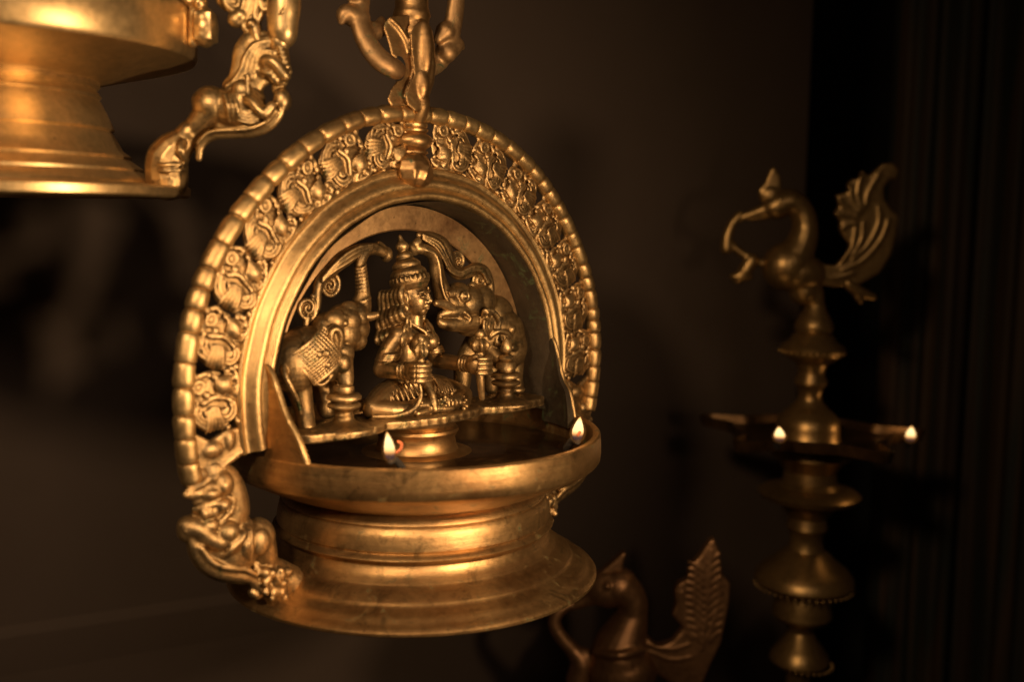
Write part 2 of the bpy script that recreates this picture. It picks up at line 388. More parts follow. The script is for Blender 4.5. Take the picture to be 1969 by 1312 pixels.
# rosettes of the filigree band (x = outward from hood, y = front -, z = along the arch, up)
def rosette(seed):
    random.seed(seed); m = MB()
    m.ball((-.005, .012, -.055), (.098, .022, .066), seg=18)
    m.ball((0, .012, .02), (.07, .016, .075), seg=14)
    m.tube([(-.09, .01, -.02), (-.125, .012, -.03)], .022, seg=8)
    m.tube([(-.08, .0, .08), (-.13, .01, .09)], .016, seg=8)
    # ring-eyed disc, outer side
    m.tube([(.068 + .024 * cos(t), -.018, .072 + .024 * sin(t)) for t in [2 * pi * i / 12 for i in range(13)]], .0085, seg=8)
    m.ball((.068, -.012, .072), .014, seg=8); m.ball((.068, .004, .072), (.034, .022, .034), seg=12)
    m.tube([(.06, .0, .10), (.095, .0, .115), (.125, .005, .125)], [.012, .016, .02], seg=8)
    m.tube([(.02, 0, .12), (.045, -.005, .125), (.07, -.005, .118)], .011, seg=8)
    # ribbed egg, inner side
    m.ball((-.042, -.012, .066), (.036, .030, .040), seg=14)
    for k in range(-3, 4):
        m.tube([(-.042 + .011 * k + .010 * sin(q), -.015 - .030 * cos(q) * math.sqrt(max(0, 1 - (k / 3.6) ** 2)), .066 + .036 * sin(q)) for q in (-1.1, -.5, 0, .5, 1.1)], .0042, seg=6)
    # knot and leaf in between
    m.tube([(-.05, -.012, .01), (0, -.022, .018), (.045, -.012, .006)], .012, seg=8)
    for k in range(4): m.ball((-.075 + .014 * k, -.012, -.002 + .006 * k), .010, seg=8)
    m.ball((.03, -.02, .035), .016, seg=8); m.ball((.0, -.015, .10), .014, seg=8); m.ball((-.09, -.008, .03), .016, seg=8)
    # shell of swirling ridges
    for (cx, cz, n, a0, a1, dr) in ((.028, -.030, 4, -175, 25, .0175), (-.045, -.036, 3, -215, -40, .0165)):
        for i in range(n):
            r = .014 + dr * i
            pts = [(cx + r * 1.12 * cos(R(a)), -.026 + .012 * (r / .08) ** 2, cz + r * 1.0 * sin(R(a))) for a in [a0 + (a1 - a0) * q / 9 for q in range(10)]]
            m.tube(pts, .0062 + .0005 * i, seg=6)
    m.ball((.028, -.024, -.03), .009, seg=8); m.ball((-.045, -.022, -.036), .009, seg=8)
    for k in range(5):
        x = -.025 + .016 * k; m.tube([(x * .5, -.026, -.02), (x * .9, -.03, -.065), (x * 1.15, -.022, -.10), (x * 1.2, -.008, -.118)], [.0065, .0075, .007, .005], seg=6)
    m.tube([(.10, 0, -.02), (.115, 0, .0)], .014, seg=8)
    m.ball((.0, .022, .0), (.105, .016, .125), seg=18); m.ball((-.085, .014, .07), (.035, .022, .06)); m.ball((-.09, .012, -.02), (.035, .024, .07))
    for (px, pz) in ((-.095, .05), (-.10, .09), (-.085, .12), (-.055, .118), (.03, .115), (.09, .03), (.075, .01), (-.10, -.09), (-.03, .03)): m.ball((px, -.012, pz), random.uniform(.010, .016), seg=8)
    m.tube([(-.105, -.01, .02), (-.115, -.014, .06), (-.10, -.014, .10), (-.07, -.01, .13)], .009, seg=6); m.tube([(.10, -.006, .02), (.105, -.008, .05), (.09, -.01, .075)], .009, seg=6)
    m.ball((.10, -.002, -.035), .013, seg=8); m.ball((-.095, -.004, -.06), .014, seg=8); m.ball((-.06, 0, -.115), .015, seg=8)
    return m
def vary(m, seed):            # each casting came out a little different
    random.seed(seed); ph = [random.uniform(0, 6) for _ in range(6)]
    for v in m.bm.verts:
        x, y, z = v.co; v.co = (x + .006 * sin(z * 22 + ph[0]) + .003 * sin(z * 60 + ph[1]), y * (1 + .15 * sin(x * 20 + ph[2])), z + .006 * sin(x * 24 + ph[3]) + .003 * sin(x * 70 + ph[4]))
    return m
ros = [vary(rosette(s_), s_ * 7).mesh('rosette', voxel=.005, relax=2) for s_ in range(1, 6)]
for me in ros: me.materials.clear(); me.materials.append(M_cast)
for side in (-1, 1):
    for k in range(7):
        a = 90 - side * ((11.5 if side < 0 else 9.6) + (12.95 if side < 0 else 13.15) * k)
        o = bpy.data.objects.new('filigree_rosette', ros[(k * 2 + (side > 0)) % 5]); COL.objects.link(o); o.parent = main
        o.location = ar(1.243, a, YA - .004) * S
        # local x -> outward radial, local z -> tangent pointing up the arch
        u = Vector((cos(R(a)), 0, sin(R(a)))); t = Vector((-sin(R(a)), 0, cos(R(a)))) * (1 if side > 0 else -1)
        if k == 6: pass
        lean = .25
        M3 = Matrix((u, (0, 1, 0), t)).transposed()
        sc = 1.06 + .03 * sin(k * 2.3 + side)
        q = M3.to_4x4()
        if side < 0:   # left-handed frame there: mirror through z
            q = Matrix((u, (0, 1, 0), t)).transposed().to_4x4()
        o.matrix_basis = Matrix.Translation(o.location) @ q @ Matrix.Diagonal((sc * 1.02, .85, sc * 1.06, 1))
# solid end plates that close the filigree band
for side in (-1, 1):
    m = MB()
    A = lambda r, d: ar(r, 90 - side * (90 + d), YA)
    pts = [A(1.10, 6), A(1.18, 5.5), A(1.27, 7.2), A(1.37, 4), A(1.44, 6), A(1.445, 12), A(1.42, 16.0), A(1.36, 15.8), A(1.10, 11.2)]
    m.prism(pts, (0, -.012, 0), (0, .02, 0))
    m.tube([A(1.44, 15.6), A(1.36, 15.6), A(1.24, 13.2), A(1.09, 11.2)], [.020, .026, .024, .020], seg=8)
    m.ball(A(1.27, 9), (.06, .03, .04)); m.ball(A(1.18, 8), (.03, .03, .05)); m.ball(A(1.36, 13), (.05, .03, .035))
    m.build('end_plate', M_cast, main, voxel=.008, relax=2)

# inner ring
m = MB(); rings = []
for i in range(101):
    a = -11 + 202 * i / 100
    rings.append([m.bm.verts.new(ar(r, a, y)) for r, y in ((.792, .10), (.800, .092), (.925, .095), (.93, .13), (.795, .135))])
for A, B in zip(rings, rings[1:]):
    for k in range(5): m.bm.faces.new((A[k], A[(k + 1) % 5], B[(k + 1) % 5], B[k]))
m.bm.faces.new(rings[0]); m.bm.faces.new(rings[-1][::-1])
m.build('inner_ring', M_copper, main, sharp=30)

# scrolls between ring and elephants
def spiral(m, c, r, turns, start, tube_r, d=1):
    n = int(10 * turns); pts = []
    for i in range(n + 1):
        f = i / n; a = start + d * f * turns * 2 * pi; q = r * (1 - .85 * f)
        pts.append((c[0] + q * cos(a), c[1] - .012 * f, c[2] + q * sin(a)))
    m.tube(pts, [tube_r * (1 - .35 * i / n) for i in range(n + 1)], seg=8); m.ball((c[0], c[1] + .012, c[2]), (r * .8, .014, r * .8), seg=12)
def scroll_bar(sgn):
    m = MB(); y = .085
    if sgn < 0:
        c1 = L(633, 549, y); c2 = L(590, 592, y)
        spiral(m, c1, .072, 1.9, R(150), .0135, -1); spiral(m, c2, .066, 1.9, R(60), .0125, -1)
        m.tube([L(722, 474, y), L(690, 482, y), L(662, 497, y), L(640, 516, y), L(616, 538, y), L(609, 565, y), L(608, 590, y), L(600, 618, y)], [.02, .036, .044, .036, .026, .024, .022, .014], seg=10)
        for k in (-1, 0, 1):
            m.tube([L(716, 474 + 4 * k, y - .03), L(690, 483 + 8 * k, y - .042), L(664, 499 + 9 * k, y - .046), L(642, 516 + 6 * k, y - .04), L(620, 538 + 3 * k, y - .03)], .008, seg=6)
        m.tube([L(590, 640, y), L(588, 622, y), L(590, 612, y)], .02, seg=8); m.tube([L(600, 622, y), L(612, 600, y), L(616, 570, y)], .010, seg=8)
    else:
        Tq = lambda a, b, dy=0: L(790 + a / 3.857, 440 + b / 3.857, y + dy)
        spiral(m, Tq(345, 240), .056, 1.8, R(200), .012, -1); spiral(m, Tq(500, 378), .066, 2.1, R(100), .0125, -1)
        m.tube([Tq(60, 50), Tq(140, 70), Tq(220, 120), Tq(265, 200), Tq(290, 280), Tq(350, 335), Tq(420, 320), Tq(480, 290), Tq(540, 310), Tq(575, 380), Tq(590, 450), Tq(600, 510)], [.02, .04, .05, .044, .036, .036, .036, .032, .032, .03, .026, .014], seg=10)
        for k in (-1, 0, 1):
            m.tube([Tq(90, 60 + 16 * k, -.03), Tq(200 - 14 * k, 120 + 18 * k, -.045), Tq(258 - 14 * k, 220 + 8 * k, -.042), Tq(300 - 10 * k, 300 + 14 * k, -.036), Tq(370, 335 + 14 * k, -.034), Tq(440, 300 + 14 * k, -.034), Tq(520, 300 + 12 * k, -.03), Tq(575 - 8 * k, 400, -.026)], .008, seg=6)
        m.tube([Tq(455, 430), Tq(465, 455), Tq(450, 470)], .03, seg=8)
    return m
for sgn in (-1, 1): scroll_bar(sgn).build('scroll_bracket', M_fig, main, voxel=.005, relax=1)

# figure platform with a scalloped front edge
front = []
n = 90
for i in range(n + 1):
    x = -.87 + 1.74 * i / n; ax = abs(x)
    y = -.20 - .035 * math.exp(-((ax - .56) / .17) ** 2) - .05 * math.exp(-(ax / .24) ** 2) + .035 * math.exp(-((ax - .33) / .05) ** 2)
    if ax > .80: y += (ax - .80) * .8
    front.append(Vector((x, y + .003 * sin(i * 1.9), 0)))
m = MB(); m.prism(front + [Vector((.87, .10, 0)), Vector((-.87, .10, 0))], (0, 0, .052), (0, 0, .100))
random.seed(21)
for k in range(150): m.ball((random.uniform(-.8, .8), random.uniform(-.17, .08), .098 + random.uniform(-.004, .006)), (random.uniform(.006, .02), random.uniform(.006, .016), .008), seg=8)
plat = m.build('figure_platform', M_fig, main, voxel=.008, relax=3)

# elephants
def elephant():
    y = .05; E = lambda u, v, dy=0: L(u, v, y + dy)
    m = MB()
    bc = E(590, 683, .02); RB = (.175, .125, .15)
    m.ball(bc, RB, seg=24); m.ball(E(565, 700), (.12, .11, .15)); m.ball(E(625, 690, .0), (.13, .11, .12))
    m.ball(E(655, 640), (.115, .10, .105)); m.ball(E(676, 632), (.10, .085, .09))
    m.ball(E(660, 618, .0), (.10, .095, .09)); m.ball(E(643, 618, -.045), (.062, .055, .06)); m.ball(E(670, 598, -.02), (.055, .05, .052)); m.ball(E(690, 610, -.02), .05); m.ball(E(630, 645, .0), (.10, .10, .12))
    m.tube([E(680, 610), E(694, 592), E(698, 560), E(695, 530), E(693, 505, .01), E(700, 486, .02), E(718, 479, .04), E(738, 486, .05)], [.085, .056, .036, .031, .029, .031, .030, .026], seg=12); m.tube([E(662, 606, -.01), E(684, 596), E(695, 572), E(697, 545)], [.06, .05, .038, .03])
    m.ball(E(743, 489, .06), (.036, .036, .042)); m.tube([E(737, 480, .06), E(728, 472, .06)], .026)
    for k in range(14):   # wrinkles round the trunk
        v = 590 - 7 * k; u = 694 + 4 * sin((592 - v) / 90 * pi) - 1; yy = 0 if v > 510 else .02; rr = .037 - .007 * k / 13 + (.012 if k < 3 else 0)
        if v < 560: u = 697 - (560 - v) * .08
        c_ = E(u, v, yy)
        m.tube([c_ + Vector((rr * cos(t), rr * sin(t), .012 * cos(t))) for t in [2 * pi * q / 10 for q in range(11)]], .0042, seg=6)
    m.tube([E(704, 598, -.01), E(706, 570, -.005), E(705, 535, .0), E(701, 508, .0), E(706, 493, .0)], .009, seg=6)
    m.ball(E(684, 655, -.02), (.06, .06, .055)); m.tube([E(676, 640, -.05), E(690, 640, -.06), E(699, 638, -.03)], [.02, .024, .018]); m.tube([E(672, 662, -.05), E(688, 656, -.06), E(698, 646, -.02)], [.02, .022, .014])
    m.ball(E(664, 622, -.088), .013)
    for k in range(3): m.tube([E(655 - 3 * k, 618 - 2 * k, -.085), E(663, 613 - 3 * k, -.088), E(673 + 2 * k, 617, -.08)], .005, seg=6)
    # ear: raised curled flap
    m.ball(E(642, 648, -.09), (.055, .02, .065)); m.tube([E(653, 668, -.10), E(656, 648, -.115), E(650, 634, -.12), E(640, 636, -.115), E(636, 650, -.11), E(640, 668, -.10), E(636, 690, -.08)], [.012, .014, .014, .014, .014, .012, .01], seg=8)
    # legs
    m.tube([E(565, 715, .0), E(575, 750, .0), E(585, 790, -.02), E(590, 825, -.06)], [.09, .065, .048, .045]); m.ball(E(592, 832, -.06), (.052, .05, .03))
    m.tube([E(600, 700, .10), E(618, 745, .10), (E(628, 790, .08))], [.07, .05, .045])
    m.tube([E(652, 680, -.03), E(660, 705, -.06), E(665, 735, -.09)], [.08, .052, .04]); m.ball(E(660, 700, -.10), (.035, .03, .045))
    m.tube([E(640, 700, .06), E(645, 740, .06), E(652, 790, .04)], [.07, .05, .045])
    m.tube([E(545, 690, -.02), E(548, 720, -.08), E(560, 745, -.10), E(572, 770, -.09), E(578, 795, -.08)], [.018, .016, .014, .012, .012], seg=8)
    # tassels and trappings
    random.seed(5)
    for k in range(9): m.ball(E(622 + random.uniform(-10, 14), 690 + random.uniform(-14, 14), -.115 + random.uniform(-.01, .02)), random.uniform(.014, .026), seg=8)
    m.tube([E(600, 735, -.07), E(620, 740, -.08), E(638, 722, -.08)], .012, seg=6)
    return m, bc, RB
def elephant_right():
    T = lambda a, b, dy=0: L(790 + a / 3.857, 440 + b / 3.857, .07 + dy); m = MB()
    bc = T(665, 790, -.01); RB = (.165, .12, .16)
    m.ball(bc, RB, seg=28); m.ball(T(610, 640, .02), (.14, .10, .12)); m.ball(T(720, 880, -.02), (.12, .11, .14)); m.ball(T(560, 800, -.01), (.12, .10, .12))
    m.ball(T(420, 555), (.125, .09, .105)); m.ball(T(350, 500, .01), (.085, .075, .08)); m.ball(T(500, 540, .0), (.12, .085, .10)); m.ball(T(500, 640, .0), (.11, .08, .10))
    m.ball(T(505, 520, -.06), (.03, .022, .02), seg=10); m.ball(T(430, 700), (.10, .075, .075)); m.ball(T(350, 500, -.02), (.06, .05, .055)) 
    m.tube([T(330, 560), T(270, 540), T(220, 440), T(195, 340), T(185, 260), T(160, 190), T(110, 155), T(50, 145)], [.075, .065, .050, .043, .039, .036, .034, .028], seg=12)
    m.ball(T(25, 145, .02), (.036, .036, .04)); m.tube([T(35, 115), T(55, 95)], .024)
    m.tube([T(310, 590, -.05), T(262, 520, -.055), T(232, 440, -.05), T(218, 340, -.04), T(205, 250, -.035), T(175, 185, -.03), T(120, 160, -.03)], .0095, seg=6)
    for k in range(5): m.tube([T(262 + 14 * k, 470 - 10 * k, -.04), T(285 + 12 * k, 470 - 2 * k, -.07), T(290 + 10 * k, 500, -.07)], .0055, seg=6)
    m.ball(T(405, 500, -.085), (.014, .010, .011), seg=10)
    for r_ in (.024, .034): m.tube([T(405, 500, -.078) + Vector((r_ * cos(t), 0, r_ * .8 * sin(t))) for t in [2 * pi * q / 10 for q in range(11)]], .0045, seg=6)
    # open mouth: upper lip and lower jaw
    m.tube([T(400, 600, -.03), T(330, 610, -.04), T(270, 620, -.04), T(215, 640, -.03)], [.05, .04, .03, .018]); m.tube([T(440, 680, -.02), T(360, 700, -.03), T(280, 712, -.04), T(225, 700, -.04), T(205, 670, -.03)], [.07, .052, .036, .026, .015])
    m.tube([T(300, 590, -.03), T(340, 640, -.06), T(420, 690, -.075), T(440, 660, -.08), T(400, 620, -.075)], .010, seg=6)
    # ear with curled rim
    m.ball(T(590, 690, -.09), (.07, .02, .075)); m.tube([T(535, 640, -.10), T(550, 605, -.12), T(600, 610, -.125), T(645, 655, -.125), T(655, 710, -.12), T(630, 755, -.11), T(600, 760, -.10)], [.012, .014, .016, .017, .016, .013, .010], seg=8)
    m.tube([T(560, 640, -.12), T(570, 620, -.13), T(590, 640, -.12)], .010, seg=6)
    for k in range(4): m.tube([T(545 + 18 * k, 680 + 10 * k, -.105), T(540 + 20 * k, 740, -.11), T(560 + 16 * k, 790 - 10 * k, -.10)], .0085, seg=6)
    # shoulder trappings
    random.seed(12)
    for k in range(12): m.ball(T(690 + random.uniform(-60, 70), 790 + random.uniform(-50, 60), -.115), random.uniform(.012, .024), seg=8)
    m.tube([T(590, 800, -.10), T(650, 760, -.125), T(720, 780, -.125), T(770, 860, -.10)], .013, seg=8); m.tube([T(720, 900, -.11), T(750, 880, -.125), T(780, 890, -.11)], .018, seg=8)
    # legs
    m.tube([T(740, 900, -.02), T(765, 1000, -.04), T(775, 1100, -.05), T(785, 1190, -.06)], [.09, .06, .045, .042]); m.ball(T(788, 1195, -.07), (.05, .045, .025))
    m.tube([T(560, 820, -.02), T(600, 900, -.06), T(650, 960, -.12)], [.09, .058, .045]); m.tube([T(520, 820, .06), T(400, 1000, .06), T(380, 1180, .06)], [.09, .06, .045]); m.tube([T(640, 900, .1), T(600, 1050, .1), T(600, 1180, .09)], [.08, .055, .045])
    m.tube([T(795, 860, -.02), T(812, 920, -.05), T(800, 1000, -.05)], .013, seg=8)
    return m, bc, RB
def cloth(bc, RB):
    m = MB(); 
    def P(a, b, k=1.0):       # diamond coordinates on the flank
        x = (a * .165 + b * .03); z = (b * .14) + .01
        d = 1 - (x / (RB[0] * 1.12)) ** 2 - (z / (RB[2] * 1.25)) ** 2
        return Vector((bc.x + x, bc.y - (RB[1] * 1.06 + .012) * math.sqrt(max(d, .02)) * k, bc.z + z))
    g = 14; V = {}
    for i in range(-g, g + 1):
        for j in range(-g, g + 1):
            a, b = (i + j) / (2 * g), (i - j) / (2 * g); V[i, j] = (m.bm.verts.new(P(a, b, 1.0)), m.bm.verts.new(P(a, b, .86)))
    for i in range(-g, g):
        for j in range(-g, g):
            q = [V[i, j], V[i + 1, j], V[i + 1, j + 1], V[i, j + 1]]
            m.bm.faces.new([x[0] for x in q]); m.bm.faces.new([x[1] for x in q[::-1]])
    for i in range(-g, g):
        for (p, q) in (((i, -g), (i + 1, -g)), ((i, g), (i + 1, g)), ((-g, i), (-g, i + 1)), ((g, i), (g, i + 1))):
            m.bm.faces.new((V[p][0], V[q][0], V[q][1], V[p][1]))
    for k in range(-6, 7):
        t = k / 6; r = .012 if abs(k) == 6 else .0062
        m.tube([P((t + s_) / 2, (t - s_) / 2, 1.02) for s_ in [-1 + .25 * q for q in range(9)]], r, seg=6, smooth=False)
        m.tube([P((t + s_) / 2, (s_ - t) / 2, 1.02) for s_ in [-1 + .25 * q for q in range(9)]], r, seg=6, smooth=False)
    return m
for sgn in (-1, 1):
    m, bc, RB = elephant() if sgn < 0 else elephant_right()
    e = m.build('elephant', M_fig, main, voxel=.006, relax=2)
    if sgn < 0: cloth(bc, RB).build('saddle_cloth', M_fig, e, sharp=60)
    t = MB()
    if sgn < 0: t.tube([L(698, 609, .0), L(712, 609, -.01), L(724, 606, -.02)], [.026, .024, .018])
    else: t.tube([L(868, 593, .02), L(852, 585, .01), L(838, 583, .0)], [.028, .025, .018])
    t.build('tusk', M_fig, e)
    p = MB(); c0 = (sgn * .565, -.13, 0)
    p.lathe([(0, .30), (.05, .30), (.052, .285), (.05, .27), (.078, .262), (.088, .25), (.086, .238), (.06, .228), (.062, .222), (.080, .214), (.084, .204), (.076, .194), (.052, .186), (.046, .176), (.046, .165), (.05, .160), (.048, .155), (.05, .14), (.056, .128),
             (.075, .118), (.10, .108), (.128, .10), (.15, .095), (.15, .085), (0, .085)], seg=36, c=c0)
    pil = p.build('pillar', M_fig, main, sharp=50)
    if sgn > 0:
        f = MB(); f.lathe([(0, .47), (.012, .455), (.026, .43), (.034, .405), (.03, .385), (.018, .372), (.04, .36), (.05, .345), (.04, .33), (.055, .315), (.06, .29), (0, .29)], seg=24, c=c0)
        f.build('finial', M_fig, pil)

# goddess: hips and hands face the front, the upper body and head are turned towards her left
m = MB()
GY = .01
def g(x, y, z): return Vector((x, y + GY, z))
TW = R(25)
def gt(x, y, z, w=TW): return Vector((x * cos(w) - y * sin(w), x * sin(w) + y * cos(w) + GY, z))
RZ = Matrix.Rotation(TW, 4, 'Z')
RH = Matrix.Rotation(R(25), 4, 'Z')
def gh(x, y, z): return gt(x, y, z, R(25)) + Vector((-.006, 0, 0))
m.ball(gt(0, .02, .42), (.108, .075, .15), RZ); m.ball(gt(0, .02, .505), (.15, .07, .065), RZ); m.ball(g(0, .02, .30), (.105, .085, .09)); m.ball(g(0, .02, .24), (.15, .10, .08))
for s_ in (-1, 1):
    m.ball(gt(s_ * .062, -.068, .468), (.054, .052, .054)); m.ball(gt(s_ * .064, -.118, .461), .009, seg=8)
    m.ball(gt(s_ * .162, .01, .515), .054)
    el = g(-.245, -.035, .345) if s_ < 0 else g(.215, .05, .345)
    hand = g(s_ * .212, -.22, .352)
    sh = gt(s_ * .168, .01, .505); mid = (sh + el) / 2 + Vector((s_ * .012, .008, 0))
    m.tube([sh, mid, el], [.052, .050, .045]); m.ball(el, .046)
    m.tube([el, (el + hand) / 2 + Vector((0, 0, -.004)), hand], [.045, .042, .034])
    for q in range(3):
        c_ = sh + (el - sh) * (.50 + .09 * q); m.tube([c_ + Vector((.056 * cos(t), .056 * sin(t), .004 * cos(t))) for t in [2 * pi * i / 12 for i in range(13)]], .0085, seg=6)
    ax = (hand - el).normalized(); n1 = ax.cross(Vector((0, 0, 1))).normalized(); n2 = ax.cross(n1)
    for q in range(3):
        c_ = hand - ax * (.05 - .024 * q); m.tube([c_ + n1 * (.042 * cos(t)) + n2 * (.042 * sin(t)) for t in [2 * pi * i / 12 for i in range(13)]], .0078, seg=6)
    # hand: palm with four fingers wrapped round the stem, and a thumb
    m.ball(g(s_ * .21, -.268, .355), (.055, .060, .056))
    for f in range(4):
        z = .393 - .026 * f
        m.tube([g(s_ * .262, -.29, z - .004), g(s_ * .256, -.333, z), g(s_ * .212, -.350 + .002 * f, z), g(s_ * .168, -.333, z)], [.0125, .0135, .013, .0105], seg=8)
    m.tube([g(s_ * .168, -.26, .385), g(s_ * .163, -.30, .40), g(s_ * .185, -.333, .408)], [.014, .013, .010], seg=8)
    # folded legs
    m.tube([g(s_ * .07, .03, .20), g(s_ * .20, -.0, .185), g(s_ * .32, -.05, .150)], [.095, .078, .052]); m.tube([g(s_ * .32, -.05, .145), g(s_ * .20, -.125, .135), g(-s_ * .02, -.145, .125)], [.052, .046, .032])
    m.tube([g(-s_ * .0, -.15, .125), g(-s_ * .07, -.165, .118), g(-s_ * .12, -.175, .115)], [.03, .028, .018])
    for k in range(11):      # cloth pleats over the thigh
        x = .07 + .0255 * k; zz = .282 - .0125 * k
        m.tube([g(s_ * x, .04, zz - .03), g(s_ * (x + .006), -.03, zz + .002), g(s_ * (x + .014), -.085, zz - .02), g(s_ * (x + .012), -.140 + .007 * k, zz - .08)], .0085, seg=6)
m.tube([gt(0, 0, .52), gt(0, -.008, .63)], [.05, .042], seg=20)
# head: one smooth oval, then features
m.ball(gh(0, .008, .722), (.082, .086, .090), RH); m.ball(gh(0, -.026, .690), (.068, .064, .082), RH); m.ball(gh(0, -.050, .640), (.036, .034, .030), RH)
m.tube([gh(0, -.086, .735), gh(0, -.097, .708), gh(0, -.104, .692), gh(0, -.094, .684)], [.008, .010, .013, .009], seg=8); m.ball(gh(.013, -.092, .685), .010, seg=8); m.ball(gh(-.013, -.092, .685), .010, seg=8)
m.tube([gh(-.025, -.078, .663), gh(0, -.092, .667), gh(.025, -.078, .663)], [.005, .0085, .005], seg=8); m.tube([gh(-.018, -.076, .652), gh(0, -.090, .652), gh(.018, -.076, .652)], [.005, .0095, .005], seg=8)
for s_ in (-1, 1):
    m.ball(gh(s_ * .033, -.078, .714), (.018, .010, .0085), RH, seg=10); m.tube([gh(s_ * .014, -.088, .736), gh(s_ * .036, -.084, .745), gh(s_ * .060, -.062, .735)], .0055, seg=6)
    m.tube([gh(s_ * .014, -.083, .712), gh(s_ * .034, -.086, .722), gh(s_ * .054, -.070, .712)], .0035, seg=6)
    m.ball(gh(s_ * .084, .004, .705), (.012, .022, .036), RH, seg=10); m.ball(gh(s_ * .088, -.004, .655), (.017, .017, .024), seg=10)
m.ball(gh(0, -.090, .758), (.008, .006, .012), seg=8)
body = m.build('goddess', M_god, main, voxel=.0048, relax=1)
# hair
m = MB()
m.ball(gh(0, .045, .71), (.112, .080, .10), RH); m.ball(gt(-.01, .05, .61), (.135, .065, .11), RZ); m.ball(gt(0, .04, .54), (.165, .05, .06), RZ)
for s_ in (-1, 1):
    for k in range(6):
        a_ = .9 if s_ > 0 else 1.0
        m.tube([gh(s_ * (.094 - .010 * k), .012 + .022 * k, .775 - .01 * k), gh(s_ * (.120 - .006 * k), .016 + .026 * k, .725), gh(s_ * (.104 - .002 * k), .010 + .028 * k, .675 - .008 * k), gt(s_ * (.145 + .004 * (k % 3)) * a_, .006 + .026 * k, .63 - .012 * k), gt(s_ * (.112 + .008 * k) * a_, -.010 + .028 * k, .585 - .010 * k), gt(s_ * (.158 + .006 * k) * a_, -.004 + .026 * k, .548 - .012 * k), gt(s_ * (.140 + .006 * k) * a_, -.022 + .026 * k, .515 - .010 * k)], [.014, .019, .016, .020, .017, .018, .015], seg=8)
    if s_ > 0: continue
    for (x_, z_, a1, b1) in ((-.125, .575, .024, .040), (-.155, .535, .028, .036), (-.185, .495, .026, .034)):
        m.tube([gt(x_ + a1 * cos(t), -.03, z_ + b1 * sin(t)) for t in [2 * pi * i / 12 for i in range(13)]], .0095, seg=6)
        m.ball(gt(x_, -.02, z_), (a1 * .6, .012, b1 * .6))
m.build('hair', M_fig, body, voxel=.0052, relax=1)
# crown
m = MB()
tilt = RH @ Matrix.Rotation(R(-14), 4, 'X'); cc = gh(0, .012, .772)
m.lathe([(0, -.03), (.078, -.03), (.088, -.018), (.096, -.006), (.104, .004), (.109, .020), (.106, .036), (.098, .046), (.094, .050), (.099, .058), (.097, .070), (.084, .086), (.072, .094), (.078, .102), (.076, .116), (.062, .130), (.050, .138), (.046, .145), (.049, .155), (.044, .168), (.030, .178), (.026, .186), (.034, .198), (.037, .212), (.031, .226), (.020, .238), (.015, .250), (.009, .270), (0, .278)], seg=40, c=cc, axis=tilt)
for i in range(24):
    a = 2 * pi * i / 24; q = tilt @ Vector((.108 * cos(a), .108 * sin(a), .024)); q2 = tilt @ Vector((.105 * cos(a), .105 * sin(a), .044))
    m.tube([cc + q, cc + q2], .0052, seg=6)
m.build('crown', M_fig, body, voxel=.005, relax=1)
# jewellery and sash
m = MB()
m.tube([gt(-.095, -.035, .575), gt(-.05, -.090, .53), gt(0, -.108, .505), gt(.05, -.090, .53), gt(.095, -.035, .575)], .010, seg=6)
for k in range(7): m.ball(gt(-.05 + .0167 * k, -.098 - .012 * (1 - abs(k - 3) / 3), .515 - .025 * (1 - abs(k - 3) / 3)), .009, seg=8)
m.build('necklace', M_fig, body, voxel=.0055, relax=1); m = MB()
m.tube([g(.125 * cos(t), .01 + .095 * sin(t), .265) for t in [2 * pi * i / 20 for i in range(21)]], .013, seg=6)
m.tube([g(0, -.10, .26), g(0, -.155, .19), g(.0, -.175, .12)], [.028, .024, .018])
m.tube([g(-.15, -.22, .295), g(-.14, -.225, .22), g(-.17, -.21, .15), g(-.25, -.155, .115), g(-.34, -.08, .112)], [.010, .013, .015, .016, .012], seg=8)
random.seed(33)
for k in range(46): m.ball(g(random.uniform(-.12, .26), random.uniform(-.19, -.12), random.uniform(.105, .19)), random.uniform(.007, .015), seg=8)
for k in range(6): m.tube([g(.06 + .03 * k, -.13, .20 - .008 * k), g(.07 + .03 * k, -.17, .175 - .008 * k), g(.065 + .03 * k, -.185 + .004 * k, .13)], .008, seg=6)
m.ball(g(0, -.12, .15), (.2, .06, .035)); m.tube([g(-.15, -.22, .30), g(-.15, -.25, .33)], .02); m.build('sash', M_fig, body, voxel=.0055, relax=1)
for s_ in (-1, 1):
    m = MB(); hx, hy = s_ * .205, -.30
    m.tube([g(hx, hy, .33), g(hx, hy, .42)], .016, seg=8)
    K_ = .72 if s_ < 0 else 1.0; m.lathe([(q_ * K_, z_) for q_, z_ in ((0, .40), (.022, .402), (.030, .412), (.022, .422), (.030, .432), (.040, .450), (.042, .468), (.034, .488), (.020, .500), (.026, .508), (.029, .520), (.024, .534), (.012, .545), (0, .55))], seg=24, c=(hx, hy + GY, 0))
    for k in range(6):
        a = pi * 2 * k / 6; m.tube([g(hx + .038 * K_ * cos(a), hy + .038 * K_ * sin(a), .44), g(hx + .044 * K_ * cos(a), hy + .044 * K_ * sin(a), .466), g(hx + .026 * K_ * cos(a), hy + .026 * K_ * sin(a), .494)], [.008, .012, .006], seg=6)
    if s_ > 0: m.tube([g(hx, hy, .32), g(hx + .01, hy, .25), g(hx + .03, hy + .01, .17)], [.026, .022, .017])
    m.build('lotus_bud', M_fig, body, voxel=.0055, relax=1)

